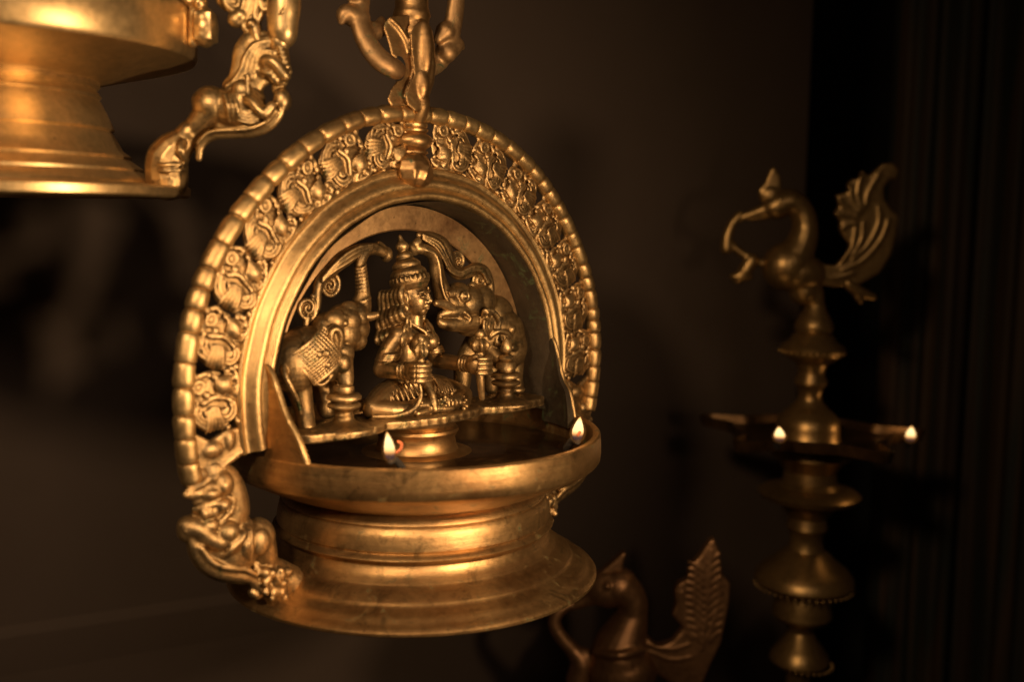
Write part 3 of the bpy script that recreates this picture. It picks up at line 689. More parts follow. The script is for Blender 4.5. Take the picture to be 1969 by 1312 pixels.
# stem above the arch: turned collar, faceted block, two lobes with an eye, neck
st = MB(); SY = -.035; SX = -.055
st.lathe([(0, 1.325), (.075, 1.325), (.098, 1.35), (.102, 1.40), (.088, 1.44), (.072, 1.455), (.086, 1.462), (.085, 1.472), (.072, 1.480), (.088, 1.492), (.104, 1.506), (.108, 1.525), (.104, 1.545), (.088, 1.558), (.074, 1.566), (.086, 1.574), (.088, 1.584), (.078, 1.592), (.084, 1.600), (.084, 1.612), (.070, 1.625),
          (.074, 1.65), (.082, 1.70), (.088, 1.76), (0, 1.76)], seg=48, c=(SX, SY, 0))
stem = st.build('hanger_stem', M_turned, main, sharp=40)
b = MB(); b.ball((SX - .035, SY - .06, 1.375), (.112, .075, .095), seg=7); b.ball((SX - .01, SY - .08, 1.36), (.08, .065, .08), Matrix.Rotation(R(20), 4, 'Y'), seg=6); b.build('faceted_boss', M_turned, stem, voxel=.007, relax=1)
lb = MB(); LY_ = SY - .04
H = lambda u, v, dy=0: L(u, v, LY_ + dy)
X3 = lambda a, b, dy=0: H(577 + a / 3.408, b / 3.408, dy)
FW = Vector((-.711, -.703, 0))      # the petals are set across the arch, at 45 degrees to it
lb.tube([(SX, SY + .02, 1.62), (SX, SY + .03, 1.78), (SX, SY + .03, 1.92), (SX, SY + .01, 2.04), (SX, SY, 2.10)], [.075, .050, .048, .075, .085], seg=20)
lb.prism([X3(*q) for q in ((800, 150), (755, 185), (733, 240), (738, 330), (750, 430), (758, 505), (725, 570), (700, 640), (715, 700), (770, 745), (840, 700), (845, 640), (880, 540), (892, 430), (885, 300), (868, 200), (838, 155))], FW * .10, FW * .0)
lb.prism([X3(*q) for q in ((600, 115), (560, 150), (552, 200), (585, 300), (602, 372), (660, 415), (672, 480), (640, 530), (600, 590), (575, 660), (600, 705), (720, 700), (712, 640), (745, 520), (745, 420), (722, 330), (680, 230), (640, 140))], FW * .045, FW * -.05)
lb.tube([X3(598, 135) + FW * .045, X3(650, 185) + FW * .045, X3(698, 260) + FW * .045, X3(722, 335) + FW * .045], .016, seg=8)
lb.prism([X3(600, 110), X3(720, 330), X3(740, 240), X3(830, 140), X3(780, 90)], FW * .03, FW * -.05)
RM = Matrix.Rotation(R(-45), 4, 'Z'); lb.ball(X3(812, 340) + FW * .085, (.052, .034, .155), RM); lb.ball(X3(795, 560) + FW * .08, (.046, .034, .09), RM)
lb.tube([X3(775, 640) + FW * .02, X3(775, 700) + FW * .02, X3(765, 770)], [.060, .062, .05], seg=20)
lobes = lb.build('petal_eye', M_turned, stem, voxel=.006, relax=9)
ey = MB(); ey.ball(X3(652, 455) + FW * .047, (.036, .014, .062), Matrix.Rotation(R(-45), 4, 'Z')); ey.build('painted_eye_hole', M_hole_shade, stem)  # solid black ball painting the shade of the hole; no opening is cut
up = MB(); up.lathe([(0, 2.02), (.075, 2.02), (.095, 2.05), (.098, 2.08), (.088, 2.10), (.09, 2.14), (.098, 2.16), (.092, 2.18), (.085, 2.20), (.088, 2.30), (.11, 2.36), (.11, 2.6), (0, 2.6)], seg=40, c=(SX, SY, 0))
up.build('upper_neck', M_turned, stem, sharp=40)

# lion brackets below the arch
def lion_bracket():
    y = -.04; E = lambda u, v, dy=0: L(u, v, y + dy)
    Z = lambda a, b, dy=0: E(330 + a / 4.233, 880 + b / 4.233, dy)      # traced on the bracket's own plane
    m = MB()
    m.tube([Z(330, 120), Z(420, 200), Z(470, 320), Z(490, 430), Z(480, 530)], [.07, .085, .09, .09, .085], seg=12, flat=.7)
    m.tube([Z(300, 150), Z(330, 250), Z(330, 350), Z(300, 450)], [.05, .07, .08, .07], seg=12, flat=.7)
    m.ball(Z(420, 220, -.05), (.045, .04, .055)); m.ball(Z(430, 235, -.075), (.026, .02, .03))
    m.ball(Z(340, 270, -.04), (.06, .04, .05)); m.tube([Z(270, 320, -.05), Z(320, 300, -.07), Z(370, 290, -.07)], [.018, .022, .018])
    m.tube([Z(140, 320, -.02), Z(200, 300, -.03), Z(260, 270, -.03)], [.014, .028, .03]); m.tube([Z(190, 360, -.03), Z(260, 350, -.04), Z(320, 350, -.05)], [.016, .024, .02])
    m.tube([Z(180, 425, -.02), Z(270, 400, -.05), Z(380, 370, -.06), Z(460, 365, -.06)], [.014, .018, .018, .016]); m.tube([Z(180, 445, -.01), Z(240, 450, -.03), Z(300, 470, -.03)], [.014, .018, .014])
    for k in range(5): m.ball(Z(270 + 38 * k, 462 - 13 * k + (12 if k == 2 else 0), -.06), (.021, .018, .026), seg=8)
    m.ball(Z(420, 390, -.07), .03)
    for k in range(4): m.tube([Z(450 + 28 * k, 260 - 20 * k, -.055 + .008 * k), Z(500 + 20 * k, 330, -.055 + .01 * k), Z(480 + 24 * k, 440, -.055 + .012 * k), Z(400 + 38 * k, 520, -.05 + .01 * k)], .011, seg=6)
    # shoulders, fore paw, chest
    m.tube([Z(240, 500), Z(230, 570), Z(270, 630), Z(330, 690)], [.05, .07, .07, .06], flat=.8); m.tube([Z(130, 560, 0), Z(200, 580, -.03), Z(300, 650, -.04), Z(380, 690, -.05), Z(450, 660, -.06)], [.05, .045, .042, .04, .036])
    m.tube([Z(120, 600, -.03), Z(200, 620, -.05), Z(300, 680, -.06)], .018, seg=8); m.tube([Z(130, 640, -.02), Z(200, 655, -.045), Z(280, 700, -.05)], .014, seg=8)
    m.ball(Z(460, 610, -.06), (.055, .045, .05)); m.ball(Z(310, 560, -.05), (.045, .03, .035)); m.ball(Z(130, 590), (.05, .05, .06))
    # ribs / belly
    m.ball(Z(490, 740), (.14, .085, .14)); m.ball(Z(560, 640), (.08, .075, .10))
    for k in range(5): m.tube([Z(430 + 25 * k, 800 - 6 * k, -.07), Z(490 + 20 * k, 750 - 18 * k, -.098), Z(520 + 20 * k, 660 - 12 * k, -.085)], .011, seg=6)
    for k in range(3): m.tube([Z(580 + 26 * k, 840, -.06), Z(600 + 24 * k, 730, -.088), Z(590 + 26 * k, 600, -.07), Z(570 + 26 * k, 560, -.04)], .013, seg=6)
    # haunch and hind leg
    m.ball(Z(700, 650), (.085, .085, .095)); m.tube([Z(690, 640), Z(730, 740), Z(760, 830), Z(770, 890)], [.085, .075, .062, .055]); m.ball(Z(725, 690, -.07), (.05, .03, .06))
    m.tube([Z(770, 900), Z(860, 960), Z(960, 1020), Z(1040, 1070)], [.065, .08, .085, .05], flat=.9); m.tube([Z(780, 960), Z(830, 1060), Z(850, 1130)], [.07, .08, .06])
    m.tube([Z(680, 880, -.03), Z(730, 940, -.05), Z(800, 930, -.06), Z(840, 960, -.07), Z(870, 1010, -.07)], .018, seg=8)
    random.seed(9)
    for k in range(26): m.ball(Z(760 + random.uniform(0, 220), 950 + random.uniform(-30, 200) , -.05 - random.uniform(0, .03)), random.uniform(.014, .026), seg=8)
    # curved back strap ending in a curl
    for k, (r, dy) in enumerate(((.026, 0), (.020, -.03), (.020, .03))):
        m.tube([Z(160, 640, dy), Z(200, 760, dy), Z(270, 860, dy), Z(380, 930, dy), Z(520, 960, dy), Z(630, 980, dy), Z(690, 1040, dy), Z(720, 1090, dy), Z(690, 1120, dy), Z(655, 1100, dy)], [r, r * 1.5, r * 1.7, r * 1.7, r * 1.6, r * 1.4, r * 1.2, r, r, r * .9])
    m.tube([Z(240, 740, -.06), Z(330, 850, -.065), Z(450, 900, -.065), Z(600, 915, -.06), Z(690, 960, -.05)], .014, seg=8)
    return m
for s_ in (-1, 1):
    m = lion_bracket()
    if s_ > 0: m.mirror()
    m.build('lion_bracket', M_cast, main, voxel=.007, relax=1)

# oil in the bowl
lam = Matrix.Rotation(TH, 4, 'Z')
m = MB(); m.lathe([(0, -.172), (.93, -.172), (.935, -.128), (.90, -.120), (0, -.120)], seg=96)
o = m.build('lamp_oil', M_oil, None, rot=(0, 0, TH)); tag(o, 'dark oil pooled in the bowl of the arched hanging lamp', 'oil')

# ---------------------------------------------------------------- wicks and flames
def wick(base, tipdir, h, r, label, flame=True, ember=None, lean=0.0, power=0.035):
    t = empty('lit_wick', base); tag(t, label, 'wick', 'burning oil wicks')
    m = MB(); m.tube([Vector(tipdir) * .12 + Vector((0, 0, -.05)), Vector(tipdir) * .05, Vector((0, 0, .0)), Vector((0, 0, r * 1.2))], [r * .7, r * .7, r * .6, r * .35], seg=8); m.build('wick', M_wick, t)
    m = MB(); pr = [(0, 0), (.45, .06), (.80, .18), (1, .34), (.95, .50), (.72, .68), (.42, .84), (.16, .95), (0, 1)]
    m.lathe([(q * r, z * h) for q, z in pr], seg=24)
    for v in m.bm.verts: v.co.x += lean * (v.co.z / h) ** 2
    f = m.build('flame', M_flame, t, sharp=180)
    m = MB(); m.lathe([(q * r * 1.45, z * h * 1.16 - .012) for q, z in pr], seg=24)
    for v in m.bm.verts: v.co.x += lean * (v.co.z / h) ** 2
    m.build('flame_mantle', M_mantle, f, sharp=180)
    if ember:
        m = MB(); m.tube(ember, r * .26, seg=8); m.build('ember', M_ember, t)
    l = bpy.data.lights.new('flame_light', 'POINT'); l.energy = power; l.color = (1, .55, .22); l.shadow_soft_size = .05 * S
    lo = bpy.data.objects.new('flame_light', l); COL.objects.link(lo); lo.location = (Vector(base) + Vector((0, -.06, h * 1.15))) * S
    return t
def onbowl(u, v, z):
    o_, d = ray(u, v); return o_ + d * ((z - o_.z) / d.z)
b1 = onbowl(750, 888, .01); b2 = onbowl(1110, 850, .01)
wick(b1, (.4, .7, 0), .138, .025, 'burning wick on the near rim of the hanging lamp, below the left elephant', ember=[(.03, -.01, .045), (.05, -.01, .06), (.055, -.01, .085), (.04, -.01, .095)], lean=-.014)
wick(b2, (-.4, .7, 0), .128, .029, 'burning wick on the right rim of the hanging lamp', ember=[(.0, -.03, .04), (.01, -.03, .055)], lean=.012)

# ---------------------------------------------------------------- chain link through the eye of the stem
y = SY
link = [L(764, 134, y - .11), L(750, 127, y - .11), L(728, 112, y - .09), L(708, 85, y - .06), L(694, 50, y - .03), L(692, 10, y), L(706, -50, y), L(745, -110, y), L(800, -130, y), L(850, -100, y), L(876, -50, y + .02), L(877, 0, y + .03), L(872, 40, y + .04), L(862, 80, y + .06), L(846, 115, y + .09), L(820, 135, y + .07), L(795, 140, y + .0)]
m = MB()
m.tube(link, [.05, .055, .058, .058, .056, .053, .052, .052, .052, .052, .052, .053, .056, .062, .056, .045, .035], seg=14, flat=.72)
m.tube([L(690, 35, y), L(664, 26, y), L(656, 42, y)], [.06, .048, .018], seg=12); m.tube([L(705, 62, y), L(728, 55, y), L(733, 38, y)], [.055, .045, .022], seg=12)
m.tube([L(684, -10, y), L(672, -20, y), L(664, -30, y)], [.05, .04, .03])
m.tube([L(858, 100, y + .06), L(878, 86, y + .06), L(888, 90, y + .06)], [.06, .046, .02]); m.tube([L(856, 60, y + .05), L(843, 74, y + .05)], [.055, .03])
o = m.build('chain_link', M_copper, None, voxel=.009, relax=2, rot=(0, 0, TH))
tag(o, 'thick brass link with cast spurs passing through the top of the arched lamp', 'chain link')

# ================================================================ LEFT HANGING LAMP (nearer the camera)
LY = -.6
lc = W(-40, 376, LY); LX = lc.x
left = empty('hanging_oil_lamp', (LX, LY, 0)); tag(left, 'turned brass hanging lamp in the upper left corner with a rearing lion bracket', 'oil lamp')
def LW(u, v, dy=0):
    p = W(u, v, LY + dy); return Vector((p.x - LX, dy, p.z))
def prf(pts): return [((LW(u, v).x), LW(u, v).z) for u, v in pts]
m = MB()
m.lathe([(0, LW(0, 150).z)] + prf([(175, 150), (178, 160), (170, 166), (174, 172), (180, 180), (176, 186), (180, 192), (190, 212), (203, 240), (205, 246), (200, 250), (212, 270), (222, 288), (238, 300), (236, 305), (244, 312), (262, 325), (262, 330), (270, 336), (285, 346), (288, 352), (300, 355), (346, 358), (351, 362), (350, 376), (345, 380), (300, 378), (150, 330)]) + [(0, LW(0, 330).z)], seg=160)
m.build('pedestal_foot', M_polish, left, sharp=35)
m = MB()
m.lathe([(0, LW(0, 60).z), (.9, LW(0, 60).z)] + prf([(348, 14), (352, 10), (360, 12), (363, 20), (363, 100), (358, 108), (345, 112), (338, 114), (280, 128), (215, 144), (190, 150), (175, 151)]) + [(0, LW(0, 151).z)], seg=160)
m.build('bowl', M_polish, left, sharp=35)
m = MB()
m.ball(LW(396, 52), (.056, .075, .084)); m.ball(LW(394, 38), (.05, .07, .06)); m.ball(LW(394, 66), (.052, .07, .06)); m.box(LW(396, 52), (.042, .06, .066)); m.tube([LW(372, 22), LW(371, 82)], .026, seg=14); m.ball(LW(385, 5), (.035, .05, .035)); m.ball(LW(362, 0), (.03, .05, .03))
m.build('side_lug', M_polish, left, voxel=.006, relax=6)
m = MB()
for k in range(120):
    a = 2 * pi * k / 120; m.ball((.955 * cos(a), .955 * sin(a), LW(0, 6).z + .01), .026, seg=8)
m.build('beaded_rim', M_polish, left)
# arch end, curl and lion bracket
def lbk():
    Z = lambda a, b, dy=0: LW(a / 3.28, b / 3.28, dy); Q = lambda a, b, dy=0: LW(340 + a / 5.465, b / 5.465, dy); m = MB()
    # mane and head
    m.tube([Q(900, 420), Q(800, 470), Q(720, 560), Q(680, 700), Q(620, 830), Q(540, 890)], [.05, .07, .06, .05, .04, .03], flat=.42)
    for k in range(4): m.tube([Q(980 - 20 * k, 430 + 26 * k, -.028), Q(830 + 10 * k, 462 + 32 * k, -.036), Q(725 + 36 * k, 590 + 30 * k, -.036), Q(680 + 42 * k, 730 + 24 * k, -.036), Q(600 + 55 * k, 850 - 5 * k, -.034), Q(530 + 80 * k, 905 - 20 * k, -.03)], .0145 - .001 * k, seg=6)
    m.ball(Q(880, 660), (.095, .032, .11)); m.ball(Q(955, 660, -.02), (.058, .035, .055)); m.ball(Q(950, 668, -.055), (.022, .018, .018), seg=10)
    for k in range(11):
        a = R(60 + 19 * k); m.ball(Q(955 + 122 * cos(a), 660 - 122 * sin(a) * 1.05, -.032), (.016, .016, .016), seg=8)
    m.tube([Q(930, 640, -.05), Q(1000, 640, -.06), Q(1060, 700, -.06), Q(1130, 790, -.05), Q(1160, 800, -.03)], [.022, .026, .026, .024, .02]); m.tube([Q(980, 750, -.03), Q(1030, 820, -.04), Q(1060, 850, -.03)], [.03, .026, .02]); m.tube([Q(910, 740, -.05), Q(960, 765, -.06), Q(1010, 750, -.05)], .014)
    m.tube([Q(1000, 600, 0), Q(1080, 660, 0), Q(1150, 750, 0)], [.04, .045, .03], flat=.6)
    for k in range(5): m.ball(Q(1090 + 15 * k, 500 + 50 * k, -.02), (.024, .03, .02), seg=8)
    m.tube([Q(1080, 430), Q(1110, 520), Q(1150, 700)], [.035, .03, .02])
    # neck, chest with beads
    m.tube([Q(860, 740), Q(770, 850), Q(700, 960), Q(640, 1020)], [.07, .075, .085, .085], flat=.55); m.tube([Q(1110, 850), Q(1050, 920), Q(1100, 990), Q(1120, 1080)], [.03, .025, .035, .04])
    for k in range(7): m.ball(Q(740 + 6 * (k % 2), 790 + 28 * k, -.06), .011, seg=8)
    m.ball(Q(680, 950, -.04), (.045, .03, .05))
    m.tube([Q(760, 1060, -.05), Q(800, 1080, -.07), Q(860, 1150, -.08), Q(920, 1190, -.08), Q(1000, 1110, -.07)], [.034, .028, .026, .026, .022]); m.tube([Q(770, 990, -.05), Q(840, 1040, -.06), Q(900, 1120, -.07)], .014)
    m.tube([Q(1000, 1110, -.02), Q(1060, 1100, 0), Q(1110, 1060, 0)], [.02, .028, .045]); m.ball(Q(1105, 1050, -.02), (.04, .04, .055))
    m.tube([Q(950, 830), Q(880, 900), Q(860, 970), Q(890, 1030)], .022, seg=8)
    # trunk, haunch
    m.tube([Z(1560, 640), Z(1480, 680), Z(1400, 660), Z(1350, 640)], [.09, .095, .08, .07], flat=.8)
    for k in range(3): m.tube([Z(1420 + 30 * k, 600, -.05), Z(1440 + 28 * k, 680, -.078), Z(1450 + 26 * k, 760, -.05)], .012, seg=6)
    for k in range(4): m.tube([Z(1500, 690 + 22 * k, -.06), Z(1560, 715 + 20 * k, -.06), Z(1640, 700 + 22 * k, -.04)], .008, seg=6)
    m.ball(Z(1330, 660), (.088, .08, .09)); m.ball(Z(1290, 640), (.06, .06, .06))
    # hind leg and heavy round foot
    m.tube([Z(1330, 690), Z(1270, 760), Z(1210, 830), Z(1180, 870)], [.075, .062, .05, .048]); m.tube([Z(1200, 830, 0), Z(1170, 860, 0)], .058)
    m.tube([Z(1180, 870), Z(1110, 930), Z(1060, 1000), Z(1050, 1080), Z(1055, 1135)], [.055, .085, .10, .10, .10], seg=14)
    for b_ in (1035, 1070): m.tube([Z(945, b_ - 8, -.02), Z(1000, b_ + 4, -.09), Z(1060, b_ + 6, -.105), Z(1140, b_, -.08), Z(1165, b_ - 6, -.02)], .010, seg=6)
    m.tube([Z(1150, 900, -.06), Z(1140, 950, -.09), Z(1170, 1010, -.06)], [.02, .026, .012])
    # curved strap
    for dy in (-.035, 0, .035):
        m.tube([Z(1780, 680, dy), Z(1750, 740, dy), Z(1690, 800, dy), Z(1600, 835, dy), Z(1480, 845, dy), Z(1370, 850, dy), Z(1300, 880, dy), Z(1265, 930, dy), Z(1255, 1000, dy)], [.016, .022, .024, .024, .022, .022, .022, .020, .016])
    m.tube([Z(1740, 700, -.06), Z(1660, 780, -.065), Z(1540, 815, -.065), Z(1400, 820, -.06), Z(1310, 840, -.055), Z(1250, 900, -.05)], .011, seg=6)
    m.tube([Z(1400, 800, 0), Z(1550, 790, 0), Z(1680, 750, 0), Z(1760, 690, 0)], [.04, .06, .05, .03], flat=.6)
    return m
lbk().build('lion_bracket', M_castp, left, voxel=.0052, relax=1)
m = MB()
Q = lambda a, b, dy=0: LW(340 + a / 5.465, b / 5.465, dy)
m.tube([Q(1080, 430), Q(1110, 350), Q(1115, 200), Q(1125, 60), Q(1120, -200), Q(1100, -700), Q(900, -1500), Q(300, -2400)], [.055, .07, .075, .08, .08, .08, .08, .08], seg=16)
for k in range(5): m.tube([Q(1070 + 8 * k, 150 - 14 * k, -.075), Q(1100 + 8 * k, 135 - 14 * k, -.08), Q(1120 + 6 * k, 120 - 14 * k, -.08)], .004, seg=6)
m.build('rope_border', M_polish, left, sharp=60)
m = MB()
m.tube([Q(510, -60), Q(520, 40), Q(600, 110), Q(690, 90), Q(710, 0), Q(700, -60)], .019, seg=8); m.tube([Q(540, -60), Q(560, 30), Q(610, 65), Q(650, 40), Q(660, -40)], .013, seg=8)
m.tube([Q(760, -80), Q(760, 60), Q(710, 180), Q(700, 260), Q(760, 350)], .017, seg=8); m.tube([Q(800, -80), Q(795, 80), Q(750, 190), Q(760, 280), Q(800, 340)], .015, seg=8); m.tube([Q(840, -80), Q(835, 60), Q(820, 160), Q(860, 210), Q(885, 150)], .016, seg=8)
m.tube([Q(880, -80), Q(880, 20), Q(900, 90), Q(950, 95), Q(965, 50), Q(940, 30)], .016, seg=8); m.ball(Q(620, 200), (.04, .03, .04)); m.ball(Q(780, 245, -.02), .02); m.tube([Q(820, 280), Q(840, 370), Q(870, 430), Q(960, 440)], [.03, .03, .03, .04])
m.ball(Q(660, 160, -.01), (.03, .02, .03)); m.tube([Q(560, -60, .02), Q(800, 60, .02), Q(780, 200, .02), Q(840, 380, .02)], [.08, .06, .05, .03], flat=.4)
m.build('filigree_rosette', M_castp, left, voxel=.006, relax=1)

# ================================================================ STANDING PEACOCK LAMPS
def ppoly(m, pts, th):        # traced outline with real thickness
    m.prism(pts, (0, -th, 0), (0, th, 0))
PY = 3.0
PX = W(1557, 850, PY).x
stand = empty('peacock_oil_lamp', (PX, PY, FZ), rot=(0, R(0.9), 0)); tag(stand, 'tall standing brass oil lamp topped by a peacock, in front of the curtain', 'oil lamp', None)
ROTI = Matrix.Rotation(R(0.9), 4, 'Y').inverted()
def PW(u, v, dy=0):
    p = W(u, v, PY + dy) - Vector((PX, PY, FZ)); q = ROTI @ Vector((p.x, p.y, p.z)); return Vector((q.x, dy, q.z))
A0 = PW(1560, 700).x
def plathe(mb, lst, ctr_u, seg=72, **k):   # list of (half width in px, v)
    c = PW(ctr_u, lst[len(lst) // 2][1]); sc = PW(1560 + 100, 800).x - PW(1560, 800).x
    return mb.lathe([(h * sc / 100, PW(ctr_u, v).z) for h, v in lst], seg=seg, c=(c.x, 0, 0), **k)
m = MB(); plathe(m, [(0, 552), (14, 560), (17, 580), (22, 596), (30, 610), (36, 622), (37, 632), (33, 640), (40, 646), (44, 655), (58, 664), (62, 672), (58, 682), (42, 692), (30, 700), (26, 712), (26, 722), (31, 730), (31, 738), (25, 745), (22, 760), (25, 772), (36, 784), (50, 796), (58, 808), (60, 822), (60, 838), (66, 848), (0, 850)], 1561)
m.build('upper_stem', M_stand, stand, sharp=35)
# tray with spouts
m = MB(); sc = (PW(1660, 840).x - PW(1560, 840).x) / 100; cz = PW(1557, 843).z; pts = []
n = 200; spouts = [R(x) for x in (-68, 4, 76, 148, 220)]
for ring, (k, z) in enumerate(((.55, -.02), (.97, -.005), (1.0, .085), (.955, .085), (.93, .02), (.5, .0))):
    lst = []
    for i in range(n):
        a = 2 * pi * i / n; r = 150 * sc
        for s_ in spouts:
            d = (a - s_ + pi) % (2 * pi) - pi; r += 78 * sc * math.exp(-(d / .17) ** 2)
        lst.append(m.bm.verts.new((r * k * cos(a) + PW(1557, 843).x, r * k * sin(a), cz + z)))
    pts.append(lst)
for A, B in zip(pts, pts[1:]):
    for i in range(n): m.bm.faces.new((A[i], A[(i + 1) % n], B[(i + 1) % n], B[i]))
m.bm.faces.new(pts[0][::-1]); m.bm.faces.new(pts[-1])
m.build('spouted_tray', M_tray, stand, sharp=40)
m = MB(); plathe(m, [(0, 862), (70, 864), (76, 876), (60, 890), (50, 905), (52, 925), (60, 934), (88, 940), (98, 948), (92, 958), (60, 968), (48, 980), (36, 995), (38, 1006), (40, 1014), (34, 1022), (31, 1040), (36, 1056), (50, 1066), (60, 1076), (82, 1092), (94, 1106), (96, 1118), (88, 1126), (60, 1130), (50, 1140), (54, 1155), (56, 1170), (58, 1182), (50, 1192), (30, 1200), (24, 1215), (32, 1228), (44, 1242), (56, 1258), (58, 1270), (50, 1278), (30, 1284), (24, 1300), (22, 1400), (40, 1420), (22, 1440), (22, 1700), (60, 1720), (30, 1750), (30, 2100)], 1545)
sc2 = sc
for (v, h, n_) in ((1127, 93, 44), (1277, 55, 30), (676, 60, 30)):
    cu = 1545 if v > 900 else 1561
    for i in range(n_):
        a = 2 * pi * i / n_; c = PW(cu, v); m.ball((c.x + h * sc2 * cos(a), h * sc2 * sin(a), c.z), 3.6 * sc2, seg=8)
zl = PW(1545, 2100).z
m.lathe([(.15, zl), (.2, zl - .1), (.2, .9), (.35, .75), (.9, .45), (1.5, .2), (1.6, .0), (0, 0)], seg=64, c=(PW(1545, 1300).x, 0, 0))
m.build('lower_stem', M_stand, stand, sharp=35)

def feather_tail(P, pts, ribs, th=.035, rr=.014):
    m = MB(); ppoly(m, [P(u, v) for u, v in pts], th)
    for q in ribs: m.tube([P(u, v, -th) for u, v in q], rr, seg=6)
    return m
# peacock on the tall lamp
body = MB(); P = PW
body.ball(P(1512, 512), (.20, .17, .20), seg=24); body.ball(P(1535, 525), (.22, .16, .16)); body.tube([P(1520, 505), P(1540, 470), P(1548, 435), P(1540, 405), P(1520, 388), P(1498, 392)], [.17, .13, .105, .10, .11, .11], seg=14)
body.ball(P(1492, 398), (.12, .10, .10)); body.tube([P(1480, 400), P(1455, 408), P(1430, 417), P(1422, 425)], [.07, .045, .03, .02]); body.tube([P(1480, 410), P(1455, 418), P(1435, 420)], [.05, .03, .02])
body.tube([P(1545, 560), P(1562, 560), P(1566, 585)], [.12, .09, .08]); body.ball(P(1500, 385, -.09), .022, seg=8)
bd = body.build('peacock', M_stand, stand, voxel=.013, relax=2)
m = MB(); ppoly(m, [P(*q) for q in ((1463, 392), (1457, 365), (1470, 350), (1480, 325), (1488, 318), (1500, 340), (1502, 365), (1508, 388))], .035); m.ball(P(1482, 375), (.10, .06, .09)); m.build('crest', M_stand, bd, voxel=.013, relax=2)
m = MB(); m.tube([P(1424, 412), P(1408, 430), P(1398, 455), P(1396, 478)], [.035, .04, .045, .05]); m.tube([P(1405, 470), P(1425, 486), P(1450, 500), P(1475, 508)], [.04, .035, .035, .04])
m.tube([P(1445, 500), P(1432, 520), P(1418, 538)], [.06, .06, .04]); m.ball(P(1425, 532), (.10, .05, .04)); m.build('garland', M_stand, bd, voxel=.013, relax=2)
tail = [(1535, 490), (1532, 520), (1560, 545), (1600, 552), (1650, 548), (1690, 525), (1712, 490), (1722, 450), (1728, 415), (1712, 402), (1700, 385), (1698, 362), (1710, 345), (1722, 345), (1728, 325), (1715, 312), (1695, 314), (1680, 328), (1668, 338), (1655, 325), (1650, 345), (1640, 342), (1628, 352), (1630, 368), (1606, 375), (1612, 395), (1602, 410), (1614, 425), (1612, 440), (1620, 455), (1632, 470), (1625, 490), (1605, 510), (1585, 508), (1568, 495), (1552, 485)]
ribs = [[(1660, 400), (1650, 375), (1655, 340)], [(1655, 405), (1640, 385), (1633, 358)], [(1650, 410), (1630, 398), (1612, 385)], [(1648, 418), (1625, 412), (1608, 412)], [(1665, 395), (1670, 370), (1690, 335)], [(1648, 430), (1630, 432), (1618, 440)], [(1640, 500), (1670, 470), (1690, 430), (1690, 400)], [(1620, 520), (1660, 500), (1695, 460), (1708, 425)], [(1560, 520), (1600, 535), (1640, 525)], [(1645, 440), (1640, 470), (1620, 500)], [(1660, 430), (1658, 460), (1640, 490)]]
m = feather_tail(P, tail, ribs); m.build('tail', M_stand, bd, voxel=.013, relax=2)
m = MB(); m.tube([P(1630, 545), P(1650, 560), P(1680, 572)], [.05, .05, .03]); m.tube([P(1640, 550), P(1652, 572), P(1655, 582)], [.04, .04, .02]); m.build('tail_tip', M_stand, bd, voxel=.013)

# burning wicks on the standing lamp
for (u, v, lab, lit) in ((1499, 850, 'burning wick on the near spout of the tall peacock lamp', 1), (1750, 850, 'burning wick on the right spout of the tall peacock lamp', 1)):
    dy = -.95 if u < 1600 else -.15
    b_ = W(u, v, PY + dy)
    wick(b_, (0, .6, 0), .112 * (1 if u < 1600 else 1.12), .038, lab, power=.03, lean=(-.008 if u < 1600 else .006))

# second peacock, low and nearer: only the bird shows above the frame's bottom
QY = 2.1
QX = W(1205, 1312, QY).x
st2 = empty('peacock_oil_lamp', (QX, QY, FZ)); tag(st2, 'reddish brass lamp whose peacock top shows below and right of the hanging lamp foot', 'oil lamp', None)
def PQ(u, v, dy=0):
    p = W(u, v, QY + dy); return Vector((p.x - QX, dy, p.z - FZ))
P = PQ
body = MB()
body.tube([P(1192, 1305), P(1190, 1255), P(1204, 1215), P(1216, 1180), P(1212, 1150), P(1190, 1128)], [.23, .215, .165, .115, .12, .15], seg=20); body.ball(P(1168, 1132), (.165, .13, .15), seg=28); body.tube([P(1150, 1142), P(1125, 1156), P(1100, 1168)], [.09, .05, .03]); body.ball(P(1195, 1290), (.27, .23, .22), seg=28)
body.tube([P(1205, 1300), P(1205, 1340)], [.2, .16]); body.ball(P(1168, 1128, -.12), .028, seg=8)
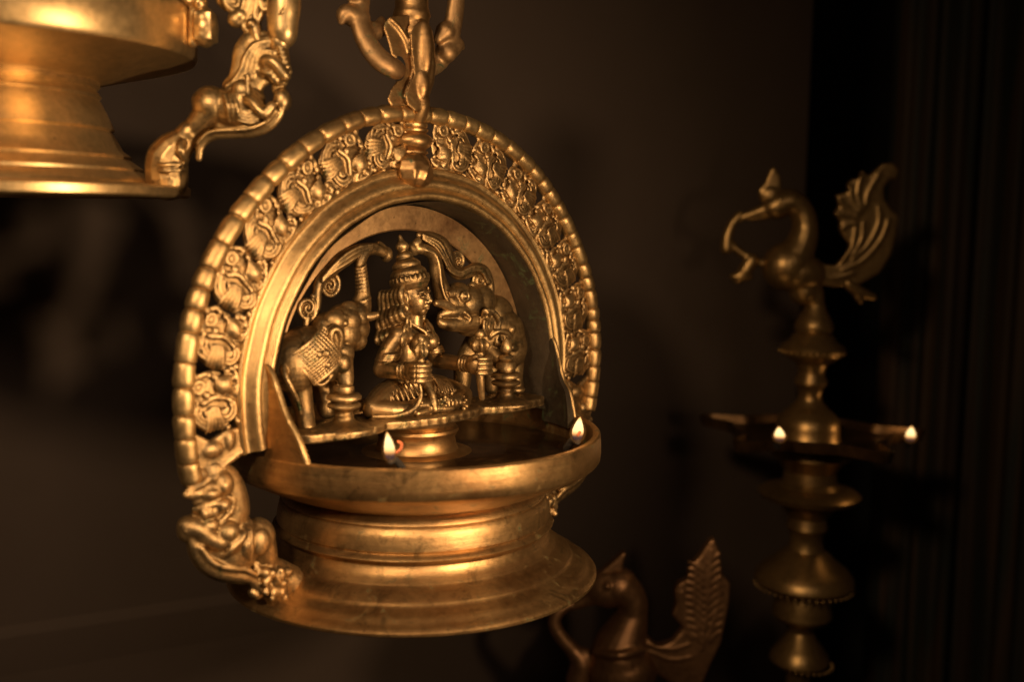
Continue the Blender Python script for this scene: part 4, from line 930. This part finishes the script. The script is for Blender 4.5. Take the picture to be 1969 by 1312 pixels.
body.tube([P(1145, 1255, -.1), P(1190, 1262, -.23), P(1235, 1250, -.12)], .03)
bd = body.build('peacock', M_stand2, st2, voxel=.013, relax=2)
m = MB(); ppoly(m, [P(*q) for q in ((1140, 1110), (1160, 1092), (1180, 1075), (1196, 1060), (1204, 1062), (1198, 1080), (1196, 1100), (1205, 1125))], .05); m.build('crest', M_stand2, bd, voxel=.013, relax=2)
m = MB(); m.tube([P(1100, 1162), P(1074, 1178), P(1066, 1200), (P(1078, 1225)), P(1100, 1250), P(1118, 1275), P(1112, 1310)], [.03, .045, .05, .055, .06, .09, .10]); m.ball(P(1122, 1270), (.09, .07, .10)); m.build('garland', M_stand2, bd, voxel=.013, relax=2)
tail = [(1235, 1215), (1262, 1240), (1290, 1232), (1305, 1215), (1312, 1205), (1290, 1180), (1298, 1160), (1294, 1135), (1302, 1120), (1320, 1110), (1325, 1085), (1345, 1065), (1362, 1038), (1372, 1033), (1382, 1060), (1388, 1105), (1403, 1120), (1400, 1160), (1392, 1200), (1385, 1235), (1365, 1275), (1350, 1312), (1330, 1340), (1270, 1300), (1225, 1265)]
ribs = [[(1350, 1250), (1360, 1170), (1368, 1060)], [(1345, 1230), (1335, 1160), (1340, 1090)], [(1360, 1230), (1380, 1170), (1382, 1120)], [(1330, 1230), (1312, 1180), (1310, 1140)], [(1250, 1255), (1290, 1270), (1330, 1265)], [(1245, 1240), (1290, 1250), (1325, 1240)]]
for k in range(11): ribs.append([(1364, 1085 + 15 * k), (1374, 1073 + 15 * k), (1386, 1066 + 15 * k)]); ribs.append([(1352, 1100 + 14 * k), (1338, 1086 + 14 * k), (1322, 1080 + 14 * k)])
m = feather_tail(P, tail, ribs, .05, .010); m.build('tail', M_stand2, bd, voxel=.013, relax=2)
m = MB(); zz = P(1200, 1325).z
m.lathe([(0, zz), (.25, zz), (.3, zz - .15), (.55, zz - .3), (.3, zz - .5), (.18, zz - .9), (.18, .9), (.9, .4), (1.3, .15), (1.35, 0), (0, 0)], seg=64, c=(0, 0, 0)); m.build('stem', M_stand2, st2)
